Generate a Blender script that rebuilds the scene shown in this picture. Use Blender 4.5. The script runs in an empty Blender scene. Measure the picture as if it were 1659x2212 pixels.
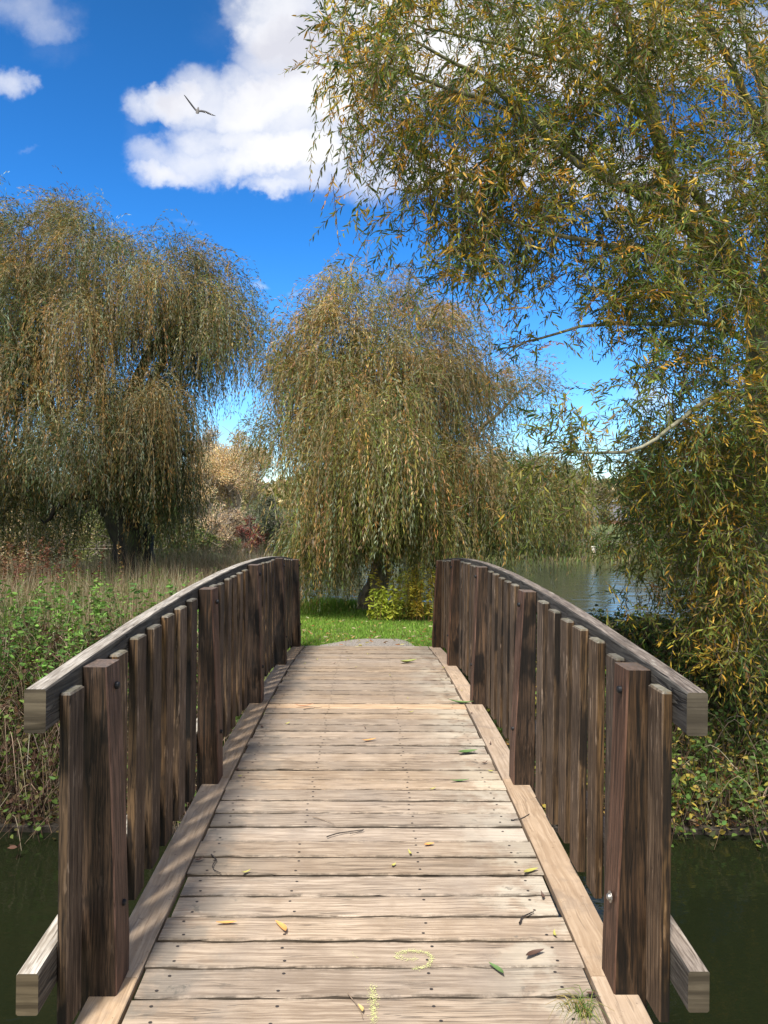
import bpy, math, random
import numpy as np
from mathutils import Matrix, Vector
R = math.radians
C = bpy.context.scene.collection
sc = bpy.context.scene
rng = np.random.default_rng(7)
random.seed(7)

# ------------------------------------------------------------------ camera
FV = 1642.0                      # focal length in units of a 1659 px wide picture
YAW, ROLL, PITCH = R(-1.27), R(0.6), R(0.0)
camd = bpy.data.cameras.new('camera'); cam = bpy.data.objects.new('camera', camd); C.objects.link(cam)
camd.sensor_fit = 'VERTICAL'; camd.sensor_height = 24.0; camd.lens = 24.0 * 1900.0 / 2560.0
camd.clip_start = 0.05; camd.clip_end = 3000
CM = Matrix.Rotation(YAW, 4, 'Z') @ Matrix.Rotation(R(90) + PITCH, 4, 'X') @ Matrix.Rotation(ROLL, 4, 'Z')
CAMX = -.012
cam.matrix_world = Matrix.Translation((CAMX, 0, 0)) @ CM
sc.camera = cam
CM3 = np.array(CM.to_3x3())

def at(px, py, d):
    """point at forward distance d seen in the direction (px, py); arrays allowed"""
    px = np.asarray(px, float); py = np.asarray(py, float)
    v = np.stack([(px - 829.5) / FV, (1106 - py) / FV, -np.ones_like(px)], -1) @ CM3.T
    return v * (np.asarray(d, float) / v[..., 1])[..., None] + np.array([CAMX, 0, 0])

# ------------------------------------------------------------------ light
SUN_EL, SUN_AZ = R(58), R(22)            # azimuth: angle of the light's travel off the bridge axis
sund = bpy.data.lights.new('sun', 'SUN'); sund.energy = 4.2; sund.angle = R(11); sund.color = (1.0, 0.955, 0.88)
sun = bpy.data.objects.new('sun', sund); C.objects.link(sun)
ld = Vector((math.sin(SUN_AZ) * math.cos(SUN_EL), math.cos(SUN_AZ) * math.cos(SUN_EL), -math.sin(SUN_EL)))
sun.rotation_euler = ld.to_track_quat('-Z', 'Y').to_euler()
sun.location = (-3, -10, 12)

w = bpy.data.worlds.new('World'); sc.world = w; w.use_nodes = True
T = w.node_tree; T.nodes.clear()
def N(t, typ, **kw):
    n = t.nodes.new(typ)
    for k, v in kw.items(): setattr(n, k, v)
    return n
def lk(t, a, b): t.links.new(a, b)
def mth(t, op, a, b=None, c=None, clamp=False):
    n = N(t, 'ShaderNodeMath', operation=op, use_clamp=clamp)
    for i, v in enumerate((a, b, c)):
        if v is None: continue
        if isinstance(v, (int, float)): n.inputs[i].default_value = v
        else: lk(t, v, n.inputs[i])
    return n.outputs[0]
def vmt(t, op, a, b=None):
    n = N(t, 'ShaderNodeVectorMath', operation=op)
    for i, v in enumerate((a, b)):
        if v is None: continue
        if isinstance(v, (tuple, list)): n.inputs[i].default_value = v
        else: lk(t, v, n.inputs[i])
    return n.outputs['Value'] if op == 'DOT_PRODUCT' else n.outputs[0]
def noise(t, vec, scale, detail=4, rough=.55, out=0, dist=0):
    n = N(t, 'ShaderNodeTexNoise'); n.inputs['Scale'].default_value = scale
    n.inputs['Detail'].default_value = detail; n.inputs['Roughness'].default_value = rough
    n.inputs['Distortion'].default_value = dist
    if vec is not None: lk(t, vec, n.inputs['Vector'])
    return n.outputs[out]
def ramp(t, fac, stops, interp='LINEAR'):
    n = N(t, 'ShaderNodeValToRGB'); cr = n.color_ramp; cr.interpolation = interp
    while len(cr.elements) < len(stops): cr.elements.new(.5)
    for e, (p, c) in zip(cr.elements, stops):
        e.position = p; e.color = (c, c, c, 1) if isinstance(c, (int, float)) else (*c, 1)
    lk(t, fac, n.inputs[0]); return n.outputs[0]
def mix(t, fac, a, b, mode='MIX'):
    n = N(t, 'ShaderNodeMix', data_type='RGBA', blend_type=mode)
    for i, v in ((0, fac), (6, a), (7, b)):
        if isinstance(v, (int, float)): n.inputs[i].default_value = v
        elif isinstance(v, (tuple, list)): n.inputs[i].default_value = (*v, 1)
        else: lk(t, v, n.inputs[i])
    return n.outputs[2]
def maprange(t, v, a, b, c=0, d=1, smooth=True):
    n = N(t, 'ShaderNodeMapRange', interpolation_type='SMOOTHSTEP' if smooth else 'LINEAR')
    lk(t, v, n.inputs[0])
    for i, x in zip((1, 2, 3, 4), (a, b, c, d)): n.inputs[i].default_value = x
    return n.outputs[0]

sky = N(T, 'ShaderNodeTexSky', sky_type='NISHITA'); sky.sun_disc = False
sky.sun_elevation = SUN_EL; sky.sun_rotation = math.atan2(-ld.x, -ld.y)
sky.air_density = 1.0; sky.dust_density = 0.25; sky.ozone_density = 2.2; sky.altitude = 100
hs = N(T, 'ShaderNodeHueSaturation'); hs.inputs['Saturation'].default_value = 1.36; hs.inputs['Hue'].default_value = .5; hs.inputs['Value'].default_value = 1.0
lk(T, sky.outputs[0], hs.inputs['Color'])
tc = N(T, 'ShaderNodeTexCoord')
sep = N(T, 'ShaderNodeSeparateXYZ'); lk(T, tc.outputs['Generated'], sep.inputs[0])
yy = mth(T, 'MAXIMUM', sep.outputs[1], 0.05)
cmb = N(T, 'ShaderNodeCombineXYZ')
lk(T, mth(T, 'DIVIDE', sep.outputs[0], yy), cmb.inputs[0]); lk(T, mth(T, 'DIVIDE', sep.outputs[2], yy), cmb.inputs[1])
uv = cmb.outputs[0]
w1 = vmt(T, 'MULTIPLY', vmt(T, 'SUBTRACT', noise(T, uv, 5, 5, .6, 1), (.5, .5, .5)), (.14, .10, 0))
w2 = vmt(T, 'MULTIPLY', vmt(T, 'SUBTRACT', noise(T, uv, 22, 5, .65, 1), (.5, .5, .5)), (.05, .04, 0))
uvw = vmt(T, 'ADD', vmt(T, 'ADD', uv, w1), w2)
BL = [ # x, y, rx, ry, weight of clouds, in the sky's own direction coordinates
 (440, 345, 200, 62, 1.0), (330, 380, 90, 34, .7), (350, 235, 95, 50, .9), (470, 230, 150, 95, 1.1), (600, 130, 135, 110, 1.0), (640, 260, 170, 130, 1.2),
 (620, 370, 150, 80, .9), (700, 30, 200, 140, 1.0), (560, 20, 110, 90, .6), (560, 415, 60, 22, .5), (820, 120, 220, 190, 1.1), (830, 350, 190, 80, .8), (1060, 60, 220, 170, 1.1), (1300, 100, 260, 130, 1.2),
 (1240, 330, 210, 95, 1.2), (1000, 370, 160, 70, .9), (1500, 60, 250, 130, 1.0), (1480, 420, 260, 110, .9), (1640, 300, 130, 60, .6), (60, 30, 160, 60, .52), (10, 180, 60, 45, .8), (545, 627, 40, 14, .42), (630, 640, 28, 12, .36), (390, 485, 40, 12, .25), (1400, 850, 90, 60, .6), (700, 425, 120, 42, .32), (820, 410, 130, 60, .38), (500, 60, 110, 110, .22), (300, 300, 60, 80, .2), (110, 90, 90, 60, .25), (60, 330, 30, 10, .3), (520, 850, 120, 40, .3)]
f = None
for (bx, by, rx, ry, wt) in BL:
    c = ((bx - 793) / FV, (1106 - by) / FV, 0)
    d = vmt(T, 'MULTIPLY', vmt(T, 'SUBTRACT', uvw, c), (FV / rx, FV / ry, 0))
    m = mth(T, 'MULTIPLY', mth(T, 'MAXIMUM', mth(T, 'SUBTRACT', 1.0, vmt(T, 'DOT_PRODUCT', d, d)), 0), wt)
    f = m if f is None else mth(T, 'ADD', f, m)
f2 = mth(T, 'ADD', f, mth(T, 'MULTIPLY', mth(T, 'SUBTRACT', noise(T, uv, 9, 9, .62), .5), .85))
dens = mth(T, 'MULTIPLY', maprange(T, f2, -.15, 1.55), maprange(T, f, 0.0, .55))
shade = noise(T, vmt(T, 'ADD', uvw, (3, 0, 0)), 6, 4, .5)
shade = mth(T, 'ADD', shade, mth(T, 'MULTIPLY', mth(T, 'SUBTRACT', 1.0, maprange(T, f2, .4, 1.6)), .18))
ccol = ramp(T, shade, [(.34, (4.6, 4.6, 5.0)), (.46, (5.7, 5.7, 5.9)), (.58, (6.4, 6.35, 6.3))])
yup = maprange(T, sep.outputs[1], .05, .2)
# broken cloud added outside the view to whiten the ambient light
gen = maprange(T, noise(T, tc.outputs['Generated'], 2.6, 7, .6), .36, .56)
gen = mth(T, 'MULTIPLY', gen, mth(T, 'SUBTRACT', 1.0, maprange(T, sep.outputs[1], -.1, .35)))
dens = mth(T, 'MAXIMUM', mth(T, 'MULTIPLY', dens, yup), gen)
bg = N(T, 'ShaderNodeBackground'); bg.inputs[1].default_value = 0.10
tint = ramp(T, sep.outputs[2], [(.04, (1.15, 1.25, 1.35)), (.16, (.80, 1.18, 1.50)), (.33, (.58, 1.02, 1.34)), (.55, (.66, .82, .95))])
skyc = mix(T, 1.0, hs.outputs[0], tint, 'MULTIPLY')
lk(T, mix(T, mth(T, 'MULTIPLY', dens, .95), skyc, ccol), bg.inputs[0])
lk(T, bg.outputs[0], N(T, 'ShaderNodeOutputWorld').inputs[0])
sc.view_settings.view_transform = 'Standard'; sc.view_settings.look = 'None'
sc.view_settings.exposure = 0.80; sc.view_settings.gamma = 1
sc.cycles.max_bounces = 6; sc.cycles.transparent_max_bounces = 4

# ------------------------------------------------------------------ helpers
def tag(o, label=None, cat=None, group=None, kind=None):
    if label: o['label'] = label
    if cat: o['category'] = cat
    if group: o['group'] = group
    if kind: o['kind'] = kind
    return o
def empty(name, loc, label, cat, group=None):
    o = bpy.data.objects.new(name, None); C.objects.link(o); o.location = loc; o.empty_display_size = .2
    return tag(o, label, cat, group)
def mesh(name, V, F, mats, parent=None, loc=None, rot=None, col=None, smooth=False, mi=None):
    """V world coordinates (or local ones when loc is given); F list of index tuples or an (n,k) array"""
    me = bpy.data.meshes.new(name)
    V = np.asarray(V, float)
    if isinstance(F, np.ndarray):
        n, k = F.shape
        me.vertices.add(len(V)); me.vertices.foreach_set('co', V.astype(np.float32).ravel())
        me.loops.add(n * k); me.loops.foreach_set('vertex_index', F.astype(np.int32).ravel())
        me.polygons.add(n); me.polygons.foreach_set('loop_start', (np.arange(n) * k).astype(np.int32))
        me.update(calc_edges=True)
    else:
        me.from_pydata([tuple(v) for v in V], [], F); me.update()
    if col is not None:
        a = me.color_attributes.new('col', 'FLOAT_COLOR', 'POINT')
        c4 = np.ones((len(V), 4), np.float32); c4[:, :3] = col; a.data.foreach_set('color', c4.ravel())
    for m in (mats if isinstance(mats, (list, tuple)) else [mats]): me.materials.append(m)
    if mi is not None: me.polygons.foreach_set('material_index', np.asarray(mi, np.int32))
    if smooth: me.polygons.foreach_set('use_smooth', np.ones(len(me.polygons), bool))
    o = bpy.data.objects.new(name, me); C.objects.link(o)
    if parent is not None:
        o.parent = parent
        if loc is None: o.location = -Vector(parent.location)      # world coordinates kept
    if loc is not None: o.location = loc if parent is None else Vector(loc) - Vector(parent.location)
    if rot is not None: o.rotation_euler = rot
    return o

def tubes(lines, k=6, jit=0.0):
    """lines: list of (points (n,3), radii (n,)) -> verts, quad faces"""
    VV, FF, off = [], [], 0
    for P, r in lines:
        P = np.asarray(P, float); n = len(P); r = np.broadcast_to(np.asarray(r, float), (n,))
        t = np.gradient(P, axis=0); t /= np.linalg.norm(t, axis=1)[:, None] + 1e-9
        ref = np.array([0.31, 0.95, 0.07]) if abs(t[0, 0]) > .5 or abs(t[0, 2]) > .5 else np.array([1., 0.05, 0.1])
        a = np.cross(t, ref); a /= np.linalg.norm(a, axis=1)[:, None] + 1e-9
        b = np.cross(t, a)
        th = np.arange(k) * 2 * np.pi / k
        rr = r[:, None] * (1 + (rng.normal(0, jit, (n, k)) if jit else 0))
        ring = P[:, None, :] + rr[..., None] * (np.cos(th)[None, :, None] * a[:, None, :] + np.sin(th)[None, :, None] * b[:, None, :])
        VV.append(ring.reshape(-1, 3))
        i = np.arange(n - 1)[:, None] * k; j = np.arange(k)[None, :]; j2 = (j + 1) % k
        FF.append((np.stack([i + j, i + j2, i + k + j2, i + k + j], -1).reshape(-1, 4)) + off)
        off += n * k
    return np.concatenate(VV), np.concatenate(FF)

def curve(pts, n=14, wob=0.0):
    """smooth polyline through control points (Catmull-Rom)"""
    P = np.asarray(pts, float); m = len(P)
    Q = np.vstack([2 * P[0] - P[1], P, 2 * P[-1] - P[-2]])
    s = np.linspace(0, m - 1 - 1e-6, n); i = s.astype(int); t = (s - i)[:, None]
    a, b, c, d = Q[i], Q[i + 1], Q[i + 2], Q[i + 3]
    out = .5 * ((2 * b) + (-a + c) * t + (2 * a - 5 * b + 4 * c - d) * t ** 2 + (-a + 3 * b - 3 * c + d) * t ** 3)
    if wob: out[1:-1] += rng.normal(0, wob, (n - 2, 3))
    return out
def nrm(v): return v / (np.linalg.norm(v, axis=-1, keepdims=True) + 1e-9)

def leaf_mesh(P, D, L, W, kind='far', fold=.25, curl=0.0):
    """one folded blade per row; returns verts, faces, verts per leaf"""
    n = len(P); D = nrm(D); S = nrm(np.cross(D, rng.normal(0, 1, (n, 3)))); U = np.cross(S, D)
    L = np.broadcast_to(L, (n,))[:, None]; W = np.broadcast_to(W, (n,))[:, None]
    if kind == 'far':
        m = P + D * L * .45
        V = np.stack([P, m + S * W * .5 + U * W * fold, P + D * L, m - S * W * .5 + U * W * fold], 1)
        F = np.arange(n)[:, None] * 4 + np.array([[0, 1, 2, 3]])
        return V.reshape(-1, 3), F, 4
    dn = -U * curl
    a = P + D * L * .28; b = P + D * L * .62; tip = P + D * L + dn * L * .22
    a = a + dn * L * .02; b = b + dn * L * .09
    V = np.stack([P, a + S * W * .42 + U * W * fold, a, a - S * W * .42 + U * W * fold,
                  b + S * W * .40 + U * W * fold, b, b - S * W * .40 + U * W * fold, tip], 1)
    f = np.array([[0, 2, 1, 1], [0, 3, 2, 2], [1, 2, 5, 4], [2, 3, 6, 5], [4, 5, 7, 7], [5, 6, 7, 7]])
    tri = np.array([[0, 2, 1], [0, 3, 2], [1, 2, 5], [1, 5, 4], [2, 3, 6], [2, 6, 5], [4, 5, 7], [5, 6, 7]])
    F = (np.arange(n)[:, None, None] * 8 + tri[None]).reshape(-1, 3)
    return V.reshape(-1, 3), F, 8

def pick(pal, n, wts=None, var=.18):
    pal = np.array(pal, float); w_ = None if wts is None else np.array(wts, float) / np.sum(wts)
    c = pal[rng.choice(len(pal), n, p=w_)]
    return np.clip(c * np.exp(rng.normal(0, var, (n, 1))) * (1 + rng.normal(0, .06, (n, 3))), 0.004, .9)

# ------------------------------------------------------------------ materials
def newmat(name):
    m = bpy.data.materials.new(name); m.use_nodes = True; t = m.node_tree
    return m, t, t.nodes['Principled BSDF'], t.nodes['Material Output']
def leaf_material(name, transl=.35, rough=.5, sat=1.0):
    m, t, b, o = newmat(name)
    a = N(t, 'ShaderNodeAttribute', attribute_name='col')
    lk(t, a.outputs['Color'], b.inputs['Base Color']); b.inputs['Roughness'].default_value = rough
    b.inputs['Specular IOR Level'].default_value = .16
    tr = N(t, 'ShaderNodeBsdfTranslucent')
    lk(t, mix(t, 1.0, a.outputs['Color'], (1.5, 1.35, .7), 'MULTIPLY'), tr.inputs[0])
    ms = N(t, 'ShaderNodeMixShader'); ms.inputs[0].default_value = transl
    lk(t, b.outputs[0], ms.inputs[1]); lk(t, tr.outputs[0], ms.inputs[2]); lk(t, ms.outputs[0], o.inputs[0])
    return m
def bark_material(name, c1, c2, scale=9, moss=0.0, bump=.6):
    m, t, b, o = newmat(name)
    g = N(t, 'ShaderNodeTexCoord').outputs['Object']
    v = vmt(t, 'MULTIPLY', g, (1, 1, .28))
    n1 = noise(t, v, scale, 6, .6, dist=.6); n2 = noise(t, g, 1.7, 4)
    c = mix(t, maprange(t, n1, .35, .65), c1, c2)
    c = mix(t, mth(t, 'MULTIPLY', maprange(t, n2, .45, .65), moss), c, (.07, .085, .03))
    lk(t, c, b.inputs['Base Color']); b.inputs['Roughness'].default_value = .9
    bp = N(t, 'ShaderNodeBump'); bp.inputs['Strength'].default_value = bump; bp.inputs['Distance'].default_value = .04
    lk(t, n1, bp.inputs['Height']); lk(t, bp.outputs[0], b.inputs['Normal'])
    return m
def wood_material(name, dark, mid, light, axis='z', grain=55., crackamt=.8, moss=0.0, stain=None, rnd=.25, bump=.5, flake=0.0, rough=.75, wet=0.0, fig=1.0, rings=22., ringamt=.32):
    m, t, b, o = newmat(name)
    oc = N(t, 'ShaderNodeTexCoord').outputs['Object']
    oi = N(t, 'ShaderNodeObjectInfo')
    off = N(t, 'ShaderNodeCombineXYZ'); r10 = mth(t, 'MULTIPLY', oi.outputs['Random'], 37.0)
    for i in range(3): lk(t, mth(t, 'MULTIPLY', r10, 1.0 + .37 * i), off.inputs[i])
    g = vmt(t, 'ADD', oc, off.outputs[0])
    k = {'x': (.032, 1, 1), 'y': (1, .032, 1), 'z': (1, 1, .032)}[axis]
    kc = {'x': (.03, 1, .3), 'y': (1, .03, .3), 'z': (1, 1, .03)}[axis]
    warp = vmt(t, 'MULTIPLY', vmt(t, 'SUBTRACT', noise(t, g, 4.0, 2, .5, 1), (.5, .5, .5)), tuple(.014 * fig if a == 1 else 0 for a in k))
    gw = vmt(t, 'MULTIPLY', vmt(t, 'ADD', g, warp), k)
    gr = noise(t, gw, grain, 7, .62)
    gr2 = noise(t, gw, grain * .33, 3, .5)
    ck = noise(t, vmt(t, 'MULTIPLY', vmt(t, 'ADD', g, warp), kc), grain * .42, 3, .45)
    bl = noise(t, g, 5.5, 5, .6)
    c = mix(t, maprange(t, gr2, .3, .7), mid, light)
    c = mix(t, maprange(t, gr, .60, .36), c, dark)
    wv_ = N(t, 'ShaderNodeTexWave', bands_direction='DIAGONAL'); lk(t, gw, wv_.inputs['Vector'])
    wv_.inputs['Scale'].default_value = rings; wv_.inputs['Distortion'].default_value = 7; wv_.inputs['Detail'].default_value = 3; wv_.inputs['Detail Scale'].default_value = 1.5
    c = mix(t, mth(t, 'MULTIPLY', maprange(t, wv_.outputs[1], .62, .95), ringamt), c, dark)
    vo = N(t, 'ShaderNodeTexVoronoi'); vo.inputs['Scale'].default_value = 3.4; lk(t, vmt(t, 'MULTIPLY', g, tuple(1 if a == 1 else .45 for a in k)), vo.inputs['Vector'])
    c = mix(t, mth(t, 'MULTIPLY', maprange(t, vo.outputs['Distance'], .085, .045), .75), c, dark)
    if flake:
        fl = noise(t, vmt(t, 'MULTIPLY', g, tuple(1 if a == 1 else .16 for a in k)), 38, 4, .6)
        c = mix(t, mth(t, 'MULTIPLY', maprange(t, fl, .60, .68), flake), c, tuple(min(.6, x * 2.0 + .05) for x in light))
    c = mix(t, mth(t, 'MULTIPLY', maprange(t, bl, .42, .70), .55), c, dark)
    crk = mth(t, 'MULTIPLY', mth(t, 'SUBTRACT', 1.0, maprange(t, mth(t, 'ABSOLUTE', mth(t, 'SUBTRACT', ck, .5)), .004, .020)), maprange(t, noise(t, g, 3.1, 2), .42, .6))
    c = mix(t, mth(t, 'MULTIPLY', crk, crackamt), c, tuple(x * .22 for x in dark))
    if wet:
        wv = noise(t, vmt(t, 'MULTIPLY', g, (1, 1, .45)), 4.2, 4, .55)
        c = mix(t, mth(t, 'MULTIPLY', maprange(t, wv, .54, .60), wet), c, tuple(x * .35 for x in dark))
    if stain: c = stain(t, oc, c)
    if moss:
        ge = N(t, 'ShaderNodeNewGeometry'); sz = N(t, 'ShaderNodeSeparateXYZ'); lk(t, ge.outputs['True Normal'], sz.inputs[0])
        mm = mth(t, 'MULTIPLY', maprange(t, sz.outputs[2], .5, .9), moss)
        c = mix(t, mm, c, mix(t, maprange(t, noise(t, g, 30, 4), .4, .6), (.13, .125, .09), (.20, .19, .16)))
    hv = N(t, 'ShaderNodeHueSaturation'); lk(t, c, hv.inputs['Color'])
    lk(t, mth(t, 'ADD', 1 - rnd, mth(t, 'MULTIPLY', oi.outputs['Random'], 2 * rnd)), hv.inputs['Value'])
    lk(t, mth(t, 'ADD', .88, mth(t, 'MULTIPLY', mth(t, 'FRACT', mth(t, 'MULTIPLY', oi.outputs['Random'], 7.3)), .24)), hv.inputs['Saturation'])
    lk(t, hv.outputs[0], b.inputs['Base Color'])
    b.inputs['Roughness'].default_value = rough; b.inputs['Specular IOR Level'].default_value = .3
    bp = N(t, 'ShaderNodeBump'); bp.inputs['Strength'].default_value = bump; bp.inputs['Distance'].default_value = .004
    h = mth(t, 'SUBTRACT', gr, mth(t, 'MULTIPLY', crk, 1.5)); lk(t, h, bp.inputs['Height']); lk(t, bp.outputs[0], b.inputs['Normal'])
    return m
def flat(name, c, rough=.7, metal=0):
    m, t, b, o = newmat(name); b.inputs['Base Color'].default_value = (*c, 1); b.inputs['Roughness'].default_value = rough
    b.inputs['Metallic'].default_value = metal; return m

def deck_stain_tone(t, oc, c):
    s = N(t, 'ShaderNodeSeparateXYZ'); lk(t, oc, s.inputs[0])
    oi = N(t, 'ShaderNodeObjectInfo').outputs['Location']
    wp = vmt(t, 'ADD', oc, oi)
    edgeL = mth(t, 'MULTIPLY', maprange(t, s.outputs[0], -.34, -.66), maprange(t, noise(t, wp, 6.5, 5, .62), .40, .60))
    c = mix(t, mth(t, 'MULTIPLY', edgeL, .6), c, (.17, .155, .13))  # left side of the deck greyer, in patches
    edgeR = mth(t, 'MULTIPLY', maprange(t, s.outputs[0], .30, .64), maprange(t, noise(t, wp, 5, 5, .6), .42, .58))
    c = mix(t, mth(t, 'MULTIPLY', edgeR, .5), c, (.52, .47, .37))  # right side of the deck paler, in patches
    eg = mth(t, 'MULTIPLY', maprange(t, mth(t, 'ABSOLUTE', s.outputs[1]), .050, .070), maprange(t, noise(t, wp, 16, 6, .7), .38, .60))
    c = mix(t, mth(t, 'MULTIPLY', eg, .75), c, (.085, .065, .045))
    walk = maprange(t, noise(t, vmt(t, 'MULTIPLY', wp, (1.2, .8, 1)), 2.6, 5, .65), .42, .68)
    c = mix(t, mth(t, 'MULTIPLY', walk, .30), c, (.26, .215, .18))
    spots = mth(t, 'MULTIPLY', maprange(t, noise(t, wp, 11, 5, .65), .62, .70), maprange(t, mth(t, 'ABSOLUTE', s.outputs[0]), .35, .62))
    c = mix(t, mth(t, 'MULTIPLY', spots, .65), c, (.10, .095, .08))
    return c
def board_stain(t, oc, c):
    wp = vmt(t, 'ADD', oc, N(t, 'ShaderNodeObjectInfo').outputs['Location'])
    c = mix(t, mth(t, 'MULTIPLY', maprange(t, noise(t, wp, 7, 6, .65), .50, .66), .45), c, (.22, .17, .13))
    return mix(t, mth(t, 'MULTIPLY', maprange(t, noise(t, wp, 34, 5, .7), .62, .70), .7), c, (.12, .07, .04))
M = {}
M['deck'] = wood_material('deck_wood', (.225, .165, .115), (.38, .295, .215), (.45, .355, .265), 'x', 120, .6, stain=deck_stain_tone, rnd=.15, ringamt=.12)
M['plankside_shade'] = wood_material('plank_side_shade_wood', (.05, .038, .026), (.10, .075, .05), (.14, .105, .075), 'x', 60, .5, rnd=.2)  # dark sides stand for the shade in the gaps between planks
M['newplank'] = wood_material('new_plank_wood', (.40, .26, .15), (.56, .40, .26), (.60, .45, .30), 'x', 90, .4, rnd=.02)
M['board'] = wood_material('edge_board_wood', (.33, .235, .155), (.43, .315, .215), (.475, .36, .255), 'y', 70, .4, rnd=.10, bump=.3, fig=2.5, stain=board_stain)
M['post'] = wood_material('stained_post_shade_wood', (.010, .006, .0035), (.042, .022, .011), (.095, .052, .025), 'z', 150, .7, moss=.45, flake=.2, rnd=.15, wet=.85, rough=.6)  # stained wood; shade on the front faces is put into the colour
M['postside_lit'] = wood_material('stained_post_lit_wood', (.045, .021, .012), (.145, .070, .043), (.19, .10, .064), 'z', 90, .4, moss=.3, rnd=.12, wet=.35, rough=.6)  # inner faces: lighter, lit copy of the post wood
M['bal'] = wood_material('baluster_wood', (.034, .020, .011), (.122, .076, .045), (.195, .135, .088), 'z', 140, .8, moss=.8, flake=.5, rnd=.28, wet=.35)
M['bal_shade'] = wood_material('baluster_front_shade_wood', (.014, .008, .004), (.054, .030, .014), (.14, .082, .038), 'z', 120, .8, moss=.8, flake=.3, rnd=.3, wet=.9)  # front faces: baluster wood darkened to stand for shade
M['rail'] = wood_material('rail_wood_lit', (.20, .17, .135), (.40, .355, .295), (.52, .475, .41), 'y', 130, .9, rnd=.1, flake=.25)  # left rail tops: bright sheen put into the colour
M['rail_shaded'] = wood_material('rail_wood_shaded', (.10, .075, .055), (.21, .165, .13), (.31, .255, .205), 'y', 130, .9, rnd=.1, flake=.4)  # right rail tops: shade of the tree put into the colour
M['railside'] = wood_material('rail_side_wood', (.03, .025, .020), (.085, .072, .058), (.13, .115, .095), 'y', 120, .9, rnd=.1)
M['railend'] = wood_material('rail_end_wood', (.04, .030, .018), (.085, .066, .042), (.125, .10, .065), 'x', 40, .6, rnd=.1)
M['beam'] = wood_material('beam_wood', (.02, .016, .011), (.04, .032, .024), (.06, .05, .04), 'y', 80)
M['nail'] = flat('nail_iron', (.035, .028, .025), .6)
M['steel'] = flat('bolt_steel', (.38, .36, .33), .5, 1)
M['iron'] = flat('bolt_black', (.02, .02, .022), .5, .6)
M['leaf'] = leaf_material('willow_leaf', .32, .42)
M['wleaf'] = leaf_material('weeping_leaf', .34, .5)
M['fleaf'] = leaf_material('far_leaf', .25, .7)
M['grass'] = leaf_material('grass_blade', .30, .6)
M['bark'] = bark_material('willow_bark', (.13, .105, .08), (.36, .30, .235), 14, .4)
M['bark_green'] = bark_material('smooth_bark', (.15, .135, .08), (.34, .32, .22), 9, .5, .3)
M['bark_dark'] = bark_material('ivy_bark', (.012, .010, .008), (.035, .029, .021), 12, .5)
M['twig'] = flat('twig_brown', (.13, .075, .045), .6)
M['wtwig'] = flat('twig_yellow', (.23, .17, .07), .6)
M['dead'] = flat('dead_stem', (.22, .16, .11), .8)

# ------------------------------------------------------------------ ground
WATER = -2.75
def nz(x, y, s, seed=0):
    r = np.random.default_rng(seed); o = np.zeros_like(x, dtype=float)
    for i in range(5):
        a = r.uniform(0, 6.28); f_ = s * (1 + i * .55); ph = r.uniform(0, 6.28)
        o += np.sin((x * math.cos(a) + y * math.sin(a)) * f_ + ph) / (1 + i * .4)
    return o / 3
def shore(x):
    a = np.interp(x, [-60, -9, -6.5, -4.0, -2.2, -1.3, 1.6, 2.4, 8, 30], [40, 40, 36, 23, 19.0, 15.6, 15.6, 12.0, 11.6, 11.6])
    return a + .25 * nz(x, x * 0, 1.3, 3)
def ground_z(x, y):
    x = np.asarray(x, float); y = np.asarray(y, float)
    z = np.interp(y, [-60, 1.9, 2.4, 3.2, 5.9, 6.45, 6.58, 7.4, 8.5, 9.3, 12, 15, 25], [-1.64, -1.66, -1.9, -3.3, -3.4, -3.1, -2.74, -2.20, -1.80, -1.70, -1.76, -1.93, -2.1])
    s = shore(x)
    z = np.where(y > s, np.maximum(z - (y - s) * 1.4, -3.6), z)
    z = np.where((x < -5) & (y > 36) & (y < 46), np.maximum(z, -2.3), z)
    far = np.interp(y, [40, 43.5, 44.5, 50, 75, 120, 400], [-3.6, -3.2, -2.5, -1.9, -.8, 1.0, 8.0])
    z = np.where(y > 40, np.maximum(far, -3.6), z)
    inner = np.exp(-((x / 1.3) ** 2)) * (y > 8.5) * (y < 12)
    z = z + .05 * nz(x, y, 1.1, 5) * (1 - inner) * (z > -2.6)
    return z
xs = np.concatenate([np.linspace(-400, -30, 12), np.linspace(-28, -13, 14), np.linspace(-12.5, 12.5, 126), np.linspace(13, 28, 14), np.linspace(30, 400, 12)])
ys = np.concatenate([np.linspace(-60, 0, 10), np.linspace(1, 27, 174), np.linspace(28, 60, 34), np.linspace(64, 140, 20), np.linspace(160, 900, 12)])
X, Y = np.meshgrid(xs, ys, indexing='ij'); Z = ground_z(X, Y)
nx, ny = X.shape
ii, jj = np.meshgrid(np.arange(nx - 1), np.arange(ny - 1), indexing='ij')
F = np.stack([ii * ny + jj, (ii + 1) * ny + jj, (ii + 1) * ny + jj + 1, ii * ny + jj + 1], -1).reshape(-1, 4)
m, t, b, o = newmat('ground_soil_grass')
g = N(t, 'ShaderNodeTexCoord').outputs['Object']
n1 = noise(t, g, 1.3, 6, .6); n2 = noise(t, g, 14, 6, .65)
c = mix(t, maprange(t, n2, .35, .65), (.055, .085, .02), (.11, .15, .035))
c = mix(t, maprange(t, n1, .45, .65), c, (.12, .11, .045))
sz = N(t, 'ShaderNodeSeparateXYZ'); lk(t, g, sz.inputs[0])
c = mix(t, maprange(t, sz.outputs[2], -1.95, -2.3), c, mix(t, maprange(t, n2, .4, .6), (.018, .013, .008), (.05, .035, .02)))
lk(t, c, b.inputs['Base Color']); b.inputs['Roughness'].default_value = 1
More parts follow.
